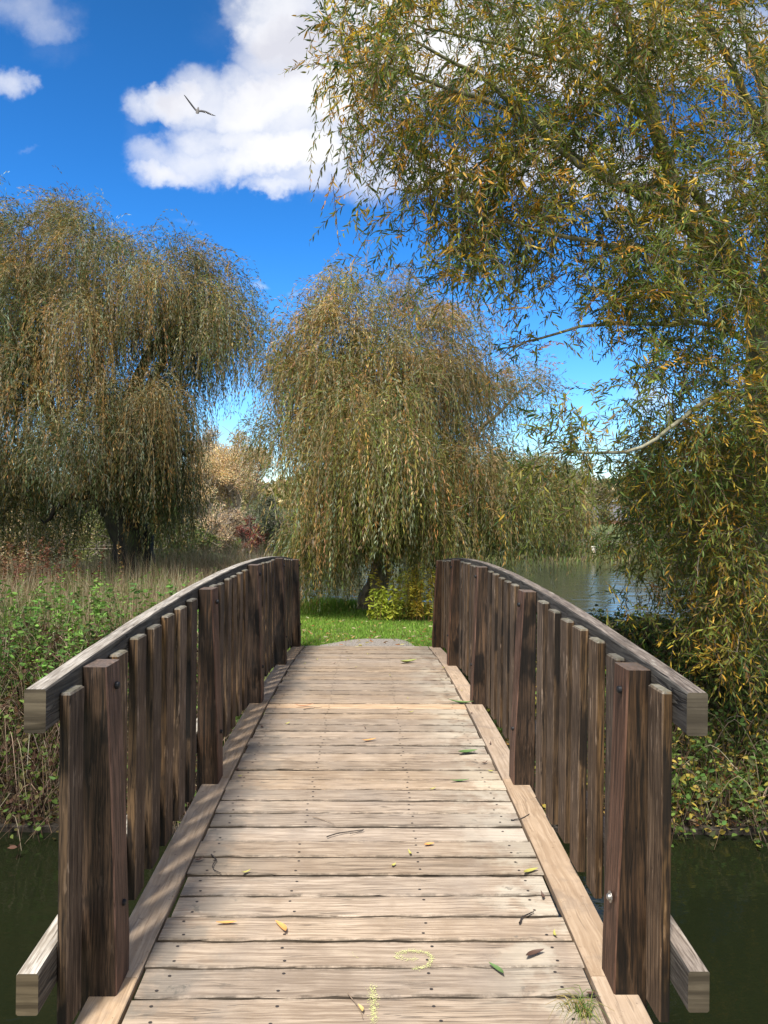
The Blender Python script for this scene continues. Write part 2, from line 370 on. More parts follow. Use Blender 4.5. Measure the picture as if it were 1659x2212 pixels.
bp = N(t, 'ShaderNodeBump'); bp.inputs['Distance'].default_value = .05; lk(t, n2, bp.inputs['Height']); lk(t, bp.outputs[0], b.inputs['Normal'])
go = mesh('ground', np.stack([X, Y, Z], -1).reshape(-1, 3), F, m, smooth=True); tag(go, 'grassy ground with banks sloping to the stream and lake', kind='structure')

# gravel path beyond the bridge
m, t, b, o = newmat('gravel')
g = N(t, 'ShaderNodeTexCoord').outputs['Object']
n2 = noise(t, g, 60, 6, .7)
lk(t, mix(t, maprange(t, n2, .35, .65), (.12, .10, .08), (.36, .32, .28)), b.inputs['Base Color']); b.inputs['Roughness'].default_value = .95
bp = N(t, 'ShaderNodeBump'); bp.inputs['Distance'].default_value = .01; lk(t, n2, bp.inputs['Height']); lk(t, bp.outputs[0], b.inputs['Normal'])
pe = [(-.62, .62, 9.2), (-.58, .60, 9.5), (-.38, .56, 9.78), (-.22, .50, 10.0), (-.02, .40, 10.12)]
V, Fp = [], []
for k_, (a, b_, y_) in enumerate(pe):
    for q in range(9):
        xq = a + (b_ - a) * q / 8; yq = y_ + (0 if k_ < 4 else 0)
        V.append((xq, yq, float(ground_z(xq, yq)) + .03))
for k_ in range(len(pe) - 1):
    for q in range(8): Fp.append((k_ * 9 + q, k_ * 9 + q + 1, (k_ + 1) * 9 + q + 1, (k_ + 1) * 9 + q))
tag(mesh('path', V, Fp, m), 'grey gravel path at the far end of the bridge', kind='structure')
V = [(-1.2, -12, -1.62), (1.2, -12, -1.62), (1.0, 1.38, -1.63), (-1.0, 1.38, -1.63)]
tag(mesh('path', V, [(0, 1, 2, 3)], m), 'grey gravel path leading onto the near end of the bridge', kind='structure')

# water
def water_mat(name, base, s1, b1, s2, b2):
    m, t, b, o = newmat(name)
    g = N(t, 'ShaderNodeTexCoord').outputs['Object']
    v = vmt(t, 'MULTIPLY', g, (.6, 1.3, 1))
    h = mth(t, 'ADD', mth(t, 'MULTIPLY', noise(t, v, s1, 3, .5), b1), mth(t, 'MULTIPLY', noise(t, v, s2, 3, .5), b2))
    bp = N(t, 'ShaderNodeBump'); bp.inputs['Strength'].default_value = 1; bp.inputs['Distance'].default_value = 1.0; lk(t, h, bp.inputs['Height'])
    lk(t, bp.outputs[0], b.inputs['Normal'])
    b.inputs['Base Color'].default_value = (*base, 1); b.inputs['Roughness'].default_value = .04; b.inputs['IOR'].default_value = 1.33
    return m
tag(mesh('stream', [(-120, 2.2, WATER), (120, 2.2, WATER), (120, 7.6, WATER), (-120, 7.6, WATER)], [(0, 1, 2, 3)], water_mat('stream_water', (.009, .012, .005), 1.4, .008, 7, .003)), 'dark green stream under the bridge', kind='structure')
tag(mesh('lake', [(-300, 10.6, WATER), (300, 10.6, WATER), (300, 46, WATER), (-300, 46, WATER)], [(0, 1, 2, 3)], water_mat('lake_water', (.05, .056, .034), 1.2, .028, 6, .006)), 'lake beyond the bridge reflecting trees and sky', kind='structure')

# ------------------------------------------------------------------ footbridge
def dz(y): return -1.478 - .0115 * (y - 5.4) ** 2
def slope(y): return math.atan(-.023 * (y - 5.4))
bridge = empty('footbridge', (0, 5.4, -1.9), 'arched timber footbridge with slatted railings crossing the stream', 'footbridge')

def chamfer_prof(w_, h_, c_):      # closed profile in local (a,b), starting top left
    return [(-w_ / 2, h_ / 2 - c_), (-w_ / 2 + c_, h_ / 2), (w_ / 2 - c_, h_ / 2), (w_ / 2, h_ / 2 - c_), (w_ / 2, -h_ / 2), (-w_ / 2, -h_ / 2)]
def nails(V, F, MI, pts, r, z, mi):
    for (x, y) in pts:
        o_ = len(V)
        for k in range(7):
            a = k * 2 * math.pi / 7; V.append((x + r * 1.25 * math.cos(a), y + r * math.sin(a), z + .0006))
        F.append(tuple(range(o_, o_ + 7))); MI.append(mi)
y = 1.45; pi_ = 0
while y < 9.38:
    wd = random.choice([.132, .137, .139, .139, .143]); gap = random.choice([.006, .008, .010, .013])
    yc = y + wd / 2; hx = .75 + random.uniform(-.008, .010); th = .042
    V, Fq, MI = [], [], []
    nxp = 30; pr = chamfer_prof(wd, th, .0035)
    ph = random.uniform(0, 6); amp = .0022
    for k in range(nxp + 1):
        x = -hx + 2 * hx * k / nxp
        for q, (a, b_) in enumerate(pr):
            e = amp * (math.sin(k * .9 + ph + q) + random.uniform(-1, 1)) if abs(a) > wd * .4 else 0
            V.append((x, a + e * (1 if a > 0 else -1), b_ - th / 2 + (random.uniform(-.0012, .0006) if b_ > 0 else 0)))
    for k in range(nxp):
        for q in range(6):
            q2 = (q + 1) % 6; Fq.append((k * 6 + q, (k + 1) * 6 + q, (k + 1) * 6 + q2, k * 6 + q2)); MI.append(2 if q in (3, 5) else 0)
    Fq.append(tuple(range(6))); MI.append(0); Fq.append(tuple(nxp * 6 + q for q in reversed(range(6)))); MI.append(0)
    npts = [(xn + random.uniform(-.014, .014), yn + random.uniform(-.008, .008)) for xn in (-.675, -.29, .225, .66) for yn in (-wd * .26, wd * .26) if random.random() < .9]
    nails(V, Fq, MI, npts, .0052, .0003, 1)
    z = dz(yc) + random.uniform(-.0035, .0025)
    new = abs(yc - 5.86) < .072
    mesh('deck_plank', V, Fq, [M['newplank'] if new else M['deck'], M['nail'], M['plankside_shade']], bridge, (0, yc, z), (slope(yc), random.uniform(-.002, .002), random.uniform(-.0035, .0035)), mi=MI)
    if new: tag(bpy.context.scene.objects[-1] if False else C.objects[-1], 'paler new plank across the deck')
    y += wd + gap; pi_ += 1
DECK_END = y

POSTS = [2.47, 4.155, 5.84, 7.56, 9.22]
def box_loft(name, secs, mats, facemat, parent=bridge, bev=.004):
    """secs: list of rings of 4 corners (x,y,z): ring to ring lofted with small chamfers; facemat: material per side + ends"""
    V, Fq, MI = [], [], []
    for ring in secs:
        P = [Vector(p) for p in ring]
        for i in range(4):
            a, b_, c_ = P[i - 1], P[i], P[(i + 1) % 4]
            V.append(b_ + (a - b_).normalized() * bev); V.append(b_ + (c_ - b_).normalized() * bev)
    n = len(secs)
    for k in range(n - 1):
        for q in range(8):
            q2 = (q + 1) % 8; Fq.append((k * 8 + q, k * 8 + q2, (k + 1) * 8 + q2, (k + 1) * 8 + q)); MI.append(facemat[q // 2])
    Fq.append(tuple(reversed(range(8)))); MI.append(facemat[4]); Fq.append(tuple((n - 1) * 8 + q for q in range(8))); MI.append(facemat[5])
    cen = sum((Vector(v) for v in V), Vector()) / len(V)
    return mesh(name, [v - cen for v in V], Fq, mats, parent, cen, mi=MI)

for s in (-1, 1):
    # posts: inner face battered, so the foot is wider than the head
    for pi_, yp in enumerate(POSTS):
        top = dz(yp + .07) + 1.062; bot = dz(yp + .07) - .42; secs = []
        nseg = 8; bow = random.uniform(-.006, .006); cut = random.uniform(.3, .6)
        for k in range(nseg + 1):
            f_ = k / nseg; z = bot + (top - bot) * f_
            above = max(0, (z - dz(yp)) / 1.06)
            xi = .808 + .042 * max(0, (above - .10)) + bow * math.sin(f_ * 3.1) + random.uniform(-.0015, .0015)
            xi2 = xi + (.012 * max(0, above - cut) if pi_ in (1, 3) else 0)
            yj = random.uniform(-.0015, .0015)
            secs.append([(s * .924, yp + yj, z), (s * xi2, yp + yj, z), (s * xi, yp + .135 + yj, z), (s * .924, yp + .135, z)])
        # ring order: outer-near, inner-near, inner-far, outer-far
        po = box_loft('post', secs, [M['post'], M['postside_lit']], [0, 0, 1, 1, 0, 0] if False else [0, 1, 0, 0, 0, 1], bev=.005)
        V, Fq, MI = [], [], []
        for (zz, r, mt, wr) in ((top - .075, .013, 'iron', 0), (dz(yp) + .30 if s > 0 else dz(yp) + .27, .011, 'steel' if (s > 0 and pi_ == 0) else 'iron', .019 if (s > 0 and pi_ == 0) else .0)):
            above = (zz - dz(yp)) / 1.06; xf = .808 + .042 * max(0, above - .10) - .002
            V, Fq = [], []
            rings = [(0, wr), (.003, wr)] if wr else []
            rings += [(.003 if wr else 0, r), (.010, r * .95), (.013, r * .6)]
            for (dx, rr) in rings:
                for k in range(12):
                    a = k * math.pi / 6; V.append((-s * dx, rr * math.cos(a), rr * math.sin(a)))
            for i in range(len(rings) - 1):
                for k in range(12): Fq.append((i * 12 + k, i * 12 + (k + 1) % 12, (i + 1) * 12 + (k + 1) % 12, (i + 1) * 12 + k))
            Fq.append(tuple(len(V) - 12 + k for k in range(12)))
            bo = mesh('bolt', V, Fq, M[mt]); bo.parent = po; bo.location = Vector((s * xf, yp + (.05 if s > 0 else .075), zz)) - po.location - Vector(bridge.location)
    # balusters
    bys = [2.29]
    for a, b_ in zip(POSTS[:-1], POSTS[1:]):
                bys += [a + .245 + .228 * (k + random.uniform(-.03, .03)) for k in range(6)]
    for by in bys:
        wy = .122 + random.uniform(-.008, .008); thk = .035 + random.uniform(-.003, .002)
        top = dz(by) + 1.045 + random.uniform(-.008, .006); bot = dz(by) + .035 + random.uniform(-.012, .012)
        tilt = random.uniform(-.004, .004); xo = .9245; secs = []
        for k in range(7):
            f_ = k / 6; z = bot + (top - bot) * f_; j = random.uniform(-.0012, .0012)
            e = .006 if k == 6 else 0
            y0 = by + tilt * f_ + e; y1 = by + wy + tilt * f_ - e
            secs.append([(s * xo, y0, z), (s * (xo - thk + j + e), y0, z), (s * (xo - thk + j + e), y1, z), (s * xo, y1, z)])
            if k == 6: secs[-1] = [(a, b2, c2) for a, b2, c2 in secs[-1]]; 
        secs.insert(6, [(p[0], p[1] + (-.006 if i < 2 else .006), p[2] - .006) for i, p in enumerate(secs[-1])])
        secs[6] = [(s * xo, secs[6][0][1], secs[6][0][2]), (s * (xo - thk), secs[6][1][1], secs[6][1][2]), (s * (xo - thk), secs[6][2][1], secs[6][2][2]), (s * xo, secs[6][3][1], secs[6][3][2])]
        box_loft('baluster', secs, [M['bal_shade'], M['bal']], [0, 1, 0, 0, 0, 1], bev=.004)
    # curved rails
    for (nm, top_off, hh, ww, y0) in (('handrail', 1.078, .126, .062, 2.195), ('lower_rail', .285, .118, .062, 2.165)):
        secs = []; nseg = 40
        for k in range(nseg + 1):
            yy_ = y0 + (9.52 - y0) * k / nseg; zt = dz(yy_) + top_off + random.uniform(-.001, .001)
            j = random.uniform(-.001, .001)
            secs.append([(s * (.926 + ww + j), yy_, zt), (s * (.926 + j), yy_, zt), (s * (.926 + j), yy_, zt - hh), (s * (.926 + ww + j), yy_, zt - hh)])
        ro = box_loft(nm, secs, [M['rail'] if s < 0 else M['rail_shaded'], M['railside'], M['railend']], [0, 1, 1, 1, 2, 2], bev=.005)
    # pale edge boards, in lengths meeting under each post
    js = [1.42] + [p + .09 for p in POSTS[:-1]] + [9.36]
    for a, b_ in zip(js[:-1], js[1:]):
        secs = []; nseg = 8; xo_ = .896 + random.uniform(-.004, .004)
        for k in range(nseg + 1):
            yy_ = a + .0015 + (b_ - a - .003) * k / nseg; zt = dz(yy_) + .005
            secs.append([(s * xo_, yy_, zt), (s * .763, yy_, zt), (s * .763, yy_, zt - .035), (s * xo_, yy_, zt - .035)])
        box_loft('edge_board', secs, [M['board']], [0] * 6, bev=.003)
for xb in (-.60, 0, .60):
    secs = []
    for k in range(25):
        yy_ = 1.5 + 7.9 * k / 24; zt = dz(yy_) - .048
        secs.append([(xb + .06, yy_, zt), (xb - .06, yy_, zt), (xb - .06, yy_, zt - .2), (xb + .06, yy_, zt - .2)])
    box_loft('beam', secs, [M['beam']], [0] * 6, bev=.004)

# chalk marks on the near planks, as grains of chalk lying on the wood
def chalk(pts, dens_, wid):
    P = []
    for (x0, y0), (x1, y1) in zip(pts[:-1], pts[1:]):
        L_ = math.hypot(x1 - x0, y1 - y0)
        for _ in range(int(L_ * dens_)):
            t_ = random.random(); P.append((x0 + (x1 - x0) * t_ + random.gauss(0, wid), y0 + (y1 - y0) * t_ + random.gauss(0, wid)))
    return P
CH = flat('yellow_chalk', (.60, .62, .24), 1)
for lb, cp in (('faint curl of yellow chalk right of the middle of a near plank', chalk([(.105, 2.685), (.16, 2.70), (.215, 2.69), (.235, 2.66), (.215, 2.62), (.165, 2.60)], 1900, .005) + chalk([(.10, 2.665), (.14, 2.655), (.18, 2.655)], 1500, .0055)),
               ('faint smudge of yellow chalk left of the curl', chalk([(-.06, 2.69), (-.03, 2.66)], 220, .004)),
               ('short upright line of yellow chalk on the nearest planks', chalk([(.022, 2.52), (.026, 2.36)], 2600, .0075))):
    V, Fq = [], []
    for (x, y) in cp:
        r = random.uniform(.0007, .0018); o_ = len(V); a0 = random.uniform(0, 6); z = dz(y) + .0035
        for k in range(4): V.append((x + r * math.cos(a0 + k * 1.57), y + r * math.sin(a0 + k * 1.57), z))
        Fq.append((o_, o_ + 1, o_ + 2, o_ + 3))
    co = mesh('chalk_mark', V, Fq, CH, bridge); co['label'] = lb

# ------------------------------------------------------------------ weeping willows
def weeping(name, label, base, trunk_lines, blobs, pal_top, pal_low, zmin, ll=.095, wid=.0145, tr_mat='bark', clear=False, hollow=None, group=None, curtain_dens=1.0):
    root = empty(name, tuple(base), label, 'tree', group)
    starts, dirs, steps, cols, cents, seeds = [], [], [], [], [], []
    for (cx, cy, rx, ry, d, dd, n, hang, up, colmix) in blobs:
        r = np.sqrt(rng.uniform(0, 1, n)); a = rng.uniform(0, 2 * np.pi, n)
        px = cx + rx * r * np.cos(a); py = cy + ry * r * np.sin(a)
        dep = d + dd * np.sqrt(np.clip(1 - r ** 2 * .8, 0, 1)) * rng.uniform(-1, 1, n)
        Cc = at(px, py, dep)
        nb = max(1, int(n / 3.6)); Bq = Cc[rng.choice(n, nb, replace=False)]; kb = rng.integers(0, nb, n)
        Cc = Bq[kb] + np.clip(rng.normal(0, 1, (n, 3)), -1.6, 1.6) * np.array([.19, .25, .13]); tb = np.exp(rng.normal(0, .22, nb)); cb = rng.normal(0, .25, nb); hb_ = rng.uniform(.65, 1.2, nb)
        cents.append(Cc)
        for qi, c_ in enumerate(Cc):
            ns = int(rng.integers(21, 38) * curtain_dens)
            ax = np.array([base[0], base[1]]); out = np.array([c_[0] - ax[0], c_[1] - ax[1], 0]); out = out / (np.linalg.norm(out) + .3)
            st = c_ + rng.normal(0, 1, (ns, 3)) * np.array([.22, .22, .15])
            dr = out * (.30 + .5 * up) + rng.normal(0, .50, (ns, 3)) + np.array([0, 0, up])
            h = hang * rng.uniform(.4, 1.2, ns) * hb_[kb[qi]]
            starts.append(st); dirs.append(dr); steps.append(h)
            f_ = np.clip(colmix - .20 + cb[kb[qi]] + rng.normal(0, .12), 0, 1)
            cols.append(np.full(ns, f_)); seeds.append(tb[kb[qi]] * np.exp(rng.normal(0, .15, ns)))
    P = np.concatenate(starts); D = nrm(np.concatenate(dirs)); H = np.concatenate(steps); CF = np.concatenate(cols); SD = np.concatenate(seeds)
    step = .085
    LP, LD, LC = [], [], []
    nmax = int(H.max() / step) + 3
    zm = zmin + rng.uniform(0, 1, len(P)) ** 2 * 1.1
    near_t = (np.abs(P[:, 0] - base[0] - .08) < .50) & (P[:, 1] < base[1] + .2) if clear else np.zeros(len(P), bool)
    zm = np.where(near_t, np.maximum(zm, rng.uniform(-1.0, -.1, len(P))), zm)
    if hollow:
        x0_, x1_, zz_ = hollow; hw = (P[:, 0] > x0_) & (P[:, 0] < x1_) & (P[:, 1] < base[1] + .5)
        zm = np.where(hw, np.maximum(zm, zz_ + rng.uniform(-.35, .45, len(P)) + .25 * np.sin(P[:, 0] * 3)), zm)
    path = [P.copy()]; alive = np.ones(len(P), bool); count = np.zeros(len(P))
    sway = rng.normal(0, .035, (len(P), 3)) * np.array([1, 1, 0])
    for k in range(nmax):
        D = nrm(D + np.array([0, 0, -.36]) * (1.0 if k else .3) + sway + rng.normal(0, .03, D.shape))
        P = P + D * step * alive[:, None]
        alive = alive & (k * step < H) & (P[:, 2] > zm)
        path.append(P.copy()); count += alive
        for q in range(2):
            idx = np.where(alive & (rng.uniform(0, 1, len(P)) < .92))[0]
            LP.append(P[idx] + rng.normal(0, .012, (len(idx), 3)))
            LD.append(D[idx] + rng.normal(0, .24, (len(idx), 3)))
            LC.append(np.stack([idx, idx], 1))
    LP = np.concatenate(LP); LD = np.concatenate(LD); LC = np.concatenate(LC)
    n = len(LP)
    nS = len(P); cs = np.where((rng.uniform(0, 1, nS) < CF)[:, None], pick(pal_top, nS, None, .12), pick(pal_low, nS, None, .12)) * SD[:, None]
    col = cs[LC[:, 0].astype(int)] * np.exp(rng.normal(0, .14, (n, 1))) * (1 + rng.normal(0, .05, (n, 3)))
    yl = rng.uniform(0, 1, n) < .10; col[yl] = pick(pal_top, int(yl.sum()))
    V, F, k = leaf_mesh(LP, LD, ll * rng.uniform(.7, 1.2, n), wid * rng.uniform(.8, 1.2, n))
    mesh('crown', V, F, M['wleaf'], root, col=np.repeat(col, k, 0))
    # hanging twigs: thin three-sided stems
    path = np.stack(path, 1)                       # strands, steps, 3
    lines = []
    sel = rng.choice(len(path), min(len(path), 3200), replace=False)
    for s_ in sel:
        m2 = int(count[s_]) + 1
        if m2 < 4: continue
        q = path[s_, :m2:3]
        if len(q) < 2: continue
        lines.append((q, np.linspace(.0045, .002, len(q))))
    V, F = tubes(lines, 3); mesh('twig', V, F, M['wtwig'], root)
    # limbs to the cascades
    lines = [(p_, r_) for p_, r_ in trunk_lines]
    nodes = np.concatenate([p_[len(p_) // 3:] for p_, r_ in trunk_lines]); rads = np.concatenate([np.asarray(r_)[len(p_) // 3:] for p_, r_ in trunk_lines])
    allc = np.concatenate(cents); 
    order = np.argsort(np.linalg.norm(allc - nodes.mean(0), axis=1))
    sel = order[rng.uniform(0, 1, len(order)) < .42]
    for i in sel:
        c_ = allc[i]; dist = np.linalg.norm(nodes - c_, axis=1) + np.maximum(0, nodes[:, 2] - c_[2] + .1) * 1.5
        j = int(np.argmin(dist)); a = nodes[j]
        L_ = np.linalg.norm(c_ - a)
        if L_ < .25 or L_ > 3.5: continue
        mid = (a + c_) / 2 + np.array([0, 0, .12 * L_]) + rng.normal(0, .08 * L_, 3)
        p_ = curve([a, mid, c_], 8); r0 = min(rads[j] * .6, .012 + .013 * L_)
        rr = np.linspace(r0, .006, 8); lines.append((p_, rr))
        nodes = np.vstack([nodes, p_[3:]]); rads = np.concatenate([rads, rr[3:]])
    V, F = tubes(lines, 8, .05); mesh('trunk', V, F, M[tr_mat], root, smooth=True)
    return root

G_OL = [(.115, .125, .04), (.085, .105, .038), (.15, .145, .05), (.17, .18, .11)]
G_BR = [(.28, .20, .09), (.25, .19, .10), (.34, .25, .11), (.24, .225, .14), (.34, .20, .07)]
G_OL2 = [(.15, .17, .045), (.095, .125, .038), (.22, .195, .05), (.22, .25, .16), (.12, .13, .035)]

# centre willow
b0 = at(802, 1330, 14.6)
fork = at(832, 1190, 14.7); 
tl = []
tp = curve([b0 + (0, 0, -.3), at(803, 1300, 14.6), at(822, 1245, 14.6), fork, at(842, 1120, 14.8)], 16, .01)
tl.append((tp, np.array([.55, .46, .36, .30, .27, .25, .235, .225, .22, .215, .21, .20, .19, .18, .16, .14])))
for (mx, my, ex, ey, de, r0) in ((780, 1050, 700, 850, 13.4, .12), (830, 1000, 800, 760, 14.6, .13), (760, 930, 770, 700, 15.2, .09), (880, 1020, 930, 820, 14.4, .12), (960, 1010, 1140, 830, 15.0, .08), (720, 1060, 620, 900, 14.6, .09), (900, 1060, 1010, 930, 13.8, .09), (850, 1080, 850, 980, 12.9, .09)):
    p_ = curve([tp[-2], at(mx, my, (de + 14.7) / 2), at(ex, ey, de)], 14, .03)
    tl.append((p_, np.linspace(r0, .02, 14)))
blobs = [ # cx, cy, rx, ry, d, dd, n, hang, up, brown
 (800, 662, 66, 40, 14.8, 1.0, 12, .8, .9, .8), (860, 690, 100, 40, 15, 1.2, 18, .9, .8, .75), (745, 708, 90, 36, 14.6, 1.4, 18, 1.0, .9, .75), (940, 710, 60, 30, 14.8, 1.0, 9, .8, .8, .8),
 (785, 775, 165, 58, 14.4, 2.0, 56, 1.3, .6, .7), (655, 805, 58, 40, 14.4, 1.3, 14, 1.0, .6, .6), (950, 790, 90, 50, 14.6, 1.6, 26, 1.2, .6, .6),
 (800, 865, 165, 68, 14.2, 2.3, 66, 1.6, .3, .55), (605, 900, 45, 34, 14.4, 1.2, 8, .75, .3, .4), (980, 880, 90, 50, 14.5, 1.6, 22, 1.2, .4, .5),
 (805, 960, 138, 60, 14.0, 2.4, 46, 1.8, .2, .42), (900, 980, 110, 70, 14.2, 2.2, 36, 1.7, .2, .32),
 (775, 1080, 85, 60, 13.9, 2.2, 44, 1.9, .1, .25), (890, 1080, 100, 60, 14.2, 2.2, 26, 1.7, .1, .22), (700, 1130, 38, 50, 13.8, 1.3, 18, 1.6, .1, .22),
 (1090, 836, 90, 22, 15.0, .8, 15, .5, .5, .85), (1150, 825, 40, 16, 15.0, .6, 6, .45, .4, .85), (1040, 960, 60, 50, 14.4, 1.2, 9, .9, .2, .45), (1120, 1050, 80, 60, 13.6, 1.2, 26, 1.3, .1, .3), (1200, 1075, 55, 45, 13.4, 1.0, 12, 1.0, .1, .3), (1020, 1090, 60, 50, 14, 1.2, 9, 1.2, .1, .35)]
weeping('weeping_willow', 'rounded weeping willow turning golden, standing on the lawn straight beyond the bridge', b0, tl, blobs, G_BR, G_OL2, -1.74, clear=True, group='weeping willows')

# left willow
b0 = at(275, 1262, 16.0)
tp = curve([b0 + (0, 0, -.4), at(290, 1200, 16.0), at(262, 1110, 16.0), at(228, 1060, 16.0), at(235, 980, 16.2)], 16, .02)
tl = [(tp, np.array([.62, .52, .46, .43, .42, .41, .40, .39, .38, .36, .34, .31, .28, .26, .24, .22]))]
for (pts, r0) in ((((262, 1105, 16.0), (240, 1078, 15.9), (180, 1070, 15.7), (130, 1092, 15.5), (95, 1130, 15.3)), .15), (((230, 1060, 16), (130, 940, 16), (60, 700, 16), (60, 520, 16)), .2), (((230, 1040, 16), (260, 900, 15.6), (330, 760, 15.4), (420, 715, 15.2), (480, 720, 15)), .16),
                  (((235, 980, 16.2), (220, 800, 16.5), (180, 620, 16.6), (200, 480, 16.5)), .15), (((240, 1010, 16), (330, 960, 15.6), (385, 930, 15.2)), .08), (((230, 1000, 16), (330, 820, 16.4), (400, 640, 16.5), (430, 560, 16.5)), .11), (((230, 1040, 16), (120, 1000, 15), (30, 950, 14.4)), .1), (((228, 1060, 16), (290, 1010, 15.5), (380, 985, 15), (420, 975, 14.8)), .06)):
    p_ = curve([at(*q) for q in pts], 16, .03); tl.append((p_, np.linspace(r0, .025, 16)))
blobs = [
 (30, 475, 90, 30, 16.4, 1.2, 22, .8, .9, .55), (185, 475, 70, 30, 16.4, 1.2, 17, .9, .8, .5), (240, 550, 65, 36, 16.3, 1.4, 18, 1.0, .7, .55), (90, 580, 140, 60, 16.2, 2, 52, 1.3, .5, .55), (-80, 540, 90, 90, 16.2, 2, 20, 1.3, .5, .55),
 (400, 580, 50, 26, 16.0, 1.0, 13, 1.0, .7, .6), (445, 640, 50, 34, 15.8, 1.2, 19, 1.5, .5, .5), (495, 690, 24, 26, 15.6, .7, 8, 1.0, .5, .45), (550, 655, 8, 8, 15.6, .3, 1, .7, .4, .4), (340, 640, 100, 50, 15.8, 1.6, 32, 1.5, .4, .55),
 (180, 690, 160, 60, 15.8, 2.2, 50, 1.5, .3, .55), (-20, 700, 100, 90, 15.8, 2.2, 30, 1.5, .3, .5), (430, 720, 80, 40, 15.5, 1.3, 24, 1.3, .2, .35), (80, 830, 130, 70, 15.2, 2.2, 50, 1.6, .3, .6), (250, 850, 110, 60, 15.2, 2.2, 44, 1.6, .3, .55), (-70, 850, 80, 80, 15.2, 2.0, 16, 1.6, .2, .5),
 (320, 930, 50, 50, 15.4, 1.6, 30, 2.0, .2, .25), (160, 960, 120, 50, 15, 2.2, 36, 1.3, .2, .4), (30, 980, 90, 60, 14.8, 2.0, 26, 1.7, .2, .35), (345, 1030, 36, 40, 15.3, 1.0, 18, 1.5, .1, .15), (200, 1060, 150, 40, 17.8, .8, 30, 1.5, .1, .2), (-60, 1030, 80, 50, 15, 2, 16, 1.6, .1, .3), (40, 1080, 60, 40, 15.5, 1.2, 13, 1.3, .1, .15)]
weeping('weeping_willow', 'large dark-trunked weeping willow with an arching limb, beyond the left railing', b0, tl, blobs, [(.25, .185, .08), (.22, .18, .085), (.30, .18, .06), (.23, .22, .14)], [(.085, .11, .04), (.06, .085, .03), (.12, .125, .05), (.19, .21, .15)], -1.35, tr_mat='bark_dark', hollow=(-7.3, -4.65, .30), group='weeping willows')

# ------------------------------------------------------------------ near willows on the right
LEAFP = [(.10, .14, .028), (.14, .17, .035), (.07, .115, .038), (.22, .21, .04), (.52, .34, .045), (.48, .26, .04), (.25, .15, .05)]
def inpoly(x, y, poly):
    poly = np.array(poly, float); r = np.zeros(len(x), bool); j = len(poly) - 1
    for i in range(len(poly)):
        xi, yi = poly[i]; xj, yj = poly[j]
        r ^= ((yi > y) != (yj > y)) & (x < (xj - xi) * (y - yi) / (yj - yi + 1e-12) + xi); j = i
    return r
ybias = lambda c_: .35 * float(np.clip((1.4 - c_[0]) / 1.6, 0, 1)) - .12
def spray_tree(root, limbs, clusters, twigs_per, leaves_per, L0, W0, wts, twig_len, tr_mat, spread=.3, maxlink=2.6):
    lines = [(p_, r_) for p_, r_ in limbs]
    nodes = np.concatenate([p_[2:] for p_, r_ in limbs]); rads = np.concatenate([np.asarray(r_)[2:] for p_, r_ in limbs])
    tw = []; LP, LD, LL, LY = [], [], [], []
    wts = np.array(wts, float); wg = wts.copy(); wg[4:] *= .12; wy_ = wts.copy(); wy_[4:] *= 3.0
    order = np.argsort([np.min(np.linalg.norm(nodes - c_, axis=1)) for c_ in clusters])
    for i in order:
        c_ = clusters[i]; dist = np.linalg.norm(nodes - c_, axis=1); j = int(np.argmin(dist)); a = nodes[j]; L_ = dist[j]
        mid = (a + c_) / 2 + np.array([0, 0, .10 * L_]) + rng.normal(0, .07 * L_ + .02, 3)
        p_ = curve([a, mid, c_], 9); r0 = min(rads[j] * .7, .005 + .007 * L_); rr = np.linspace(r0, .003, 9)
        if L_ < maxlink:
            lines.append((p_, rr)); nodes = np.vstack([nodes, p_[3:]]); rads = np.concatenate([rads, rr[3:]])
        bd = nrm(p_[-1] - p_[-3]); yel = np.clip(rng.beta(1.2, 1.6) + ybias(c_), 0, 1)
        for q in range(int(twigs_per * rng.uniform(.6, 1.4))):
            s_ = p_[rng.integers(4, 9)] + rng.normal(0, spread * .45, 3)
            d_ = nrm(bd * .7 + rng.normal(0, .62, 3) + np.array([0, 0, -.05])); ln = twig_len * rng.uniform(.5, 1.3)
            n = int(leaves_per * ln / twig_len); 
            if n < 4: continue
            tt = np.linspace(0, 1, n)[:, None]
            droop = -rng.uniform(.1, .55)
            pts = s_ + d_ * tt * ln + np.array([0, 0, 1]) * droop * ln * tt ** 2
            td = nrm(d_ + np.array([0, 0, 1]) * 2 * droop * tt)
            tw.append((pts[::max(1, n // 5)], np.linspace(.0028, .0012, len(pts[::max(1, n // 5)]))))
            sd = nrm(np.cross(td, rng.normal(0, 1, 3))); sg = np.where(np.arange(n) % 2 == 0, 1, -1)[:, None]
            LP.append(pts); LD.append(td * .8 + sd * sg * .55 + rng.normal(0, .22, (n, 3)) + np.array([0, 0, -.18]))
            LL.append(L0 * rng.uniform(.65, 1.2, n) * (1 - .35 * tt[:, 0] ** 2)); 
            ty = np.clip(yel + rng.normal(0, .2), 0, 1); a_ = pick(LEAFP, 1, wg if rng.uniform() > ty else wy_, .12)
            b2_ = pick(LEAFP, n, wg if ty < .5 else wy_, .2); LY.append(np.where(rng.uniform(0, 1, (n, 1)) < .72, a_ * np.exp(rng.normal(0, .13, (n, 1))), b2_))
    LP = np.concatenate(LP); LD = np.concatenate(LD); LL = np.concatenate(LL); LY = np.concatenate(LY); n = len(LP)
    col = LY
    V, F, k = leaf_mesh(LP, LD, LL, LL * W0 * rng.uniform(.8, 1.2, n), 'near', curl=.8, fold=.18)
    mesh('crown', V, F, M['leaf'], root, col=np.repeat(col, k, 0))
    V, F = tubes(tw, 3); mesh('twig', V, F, M['twig'], root)
    V, F = tubes(lines, 8, .03); mesh('trunk', V, F, M[tr_mat], root, smooth=True)
    return n
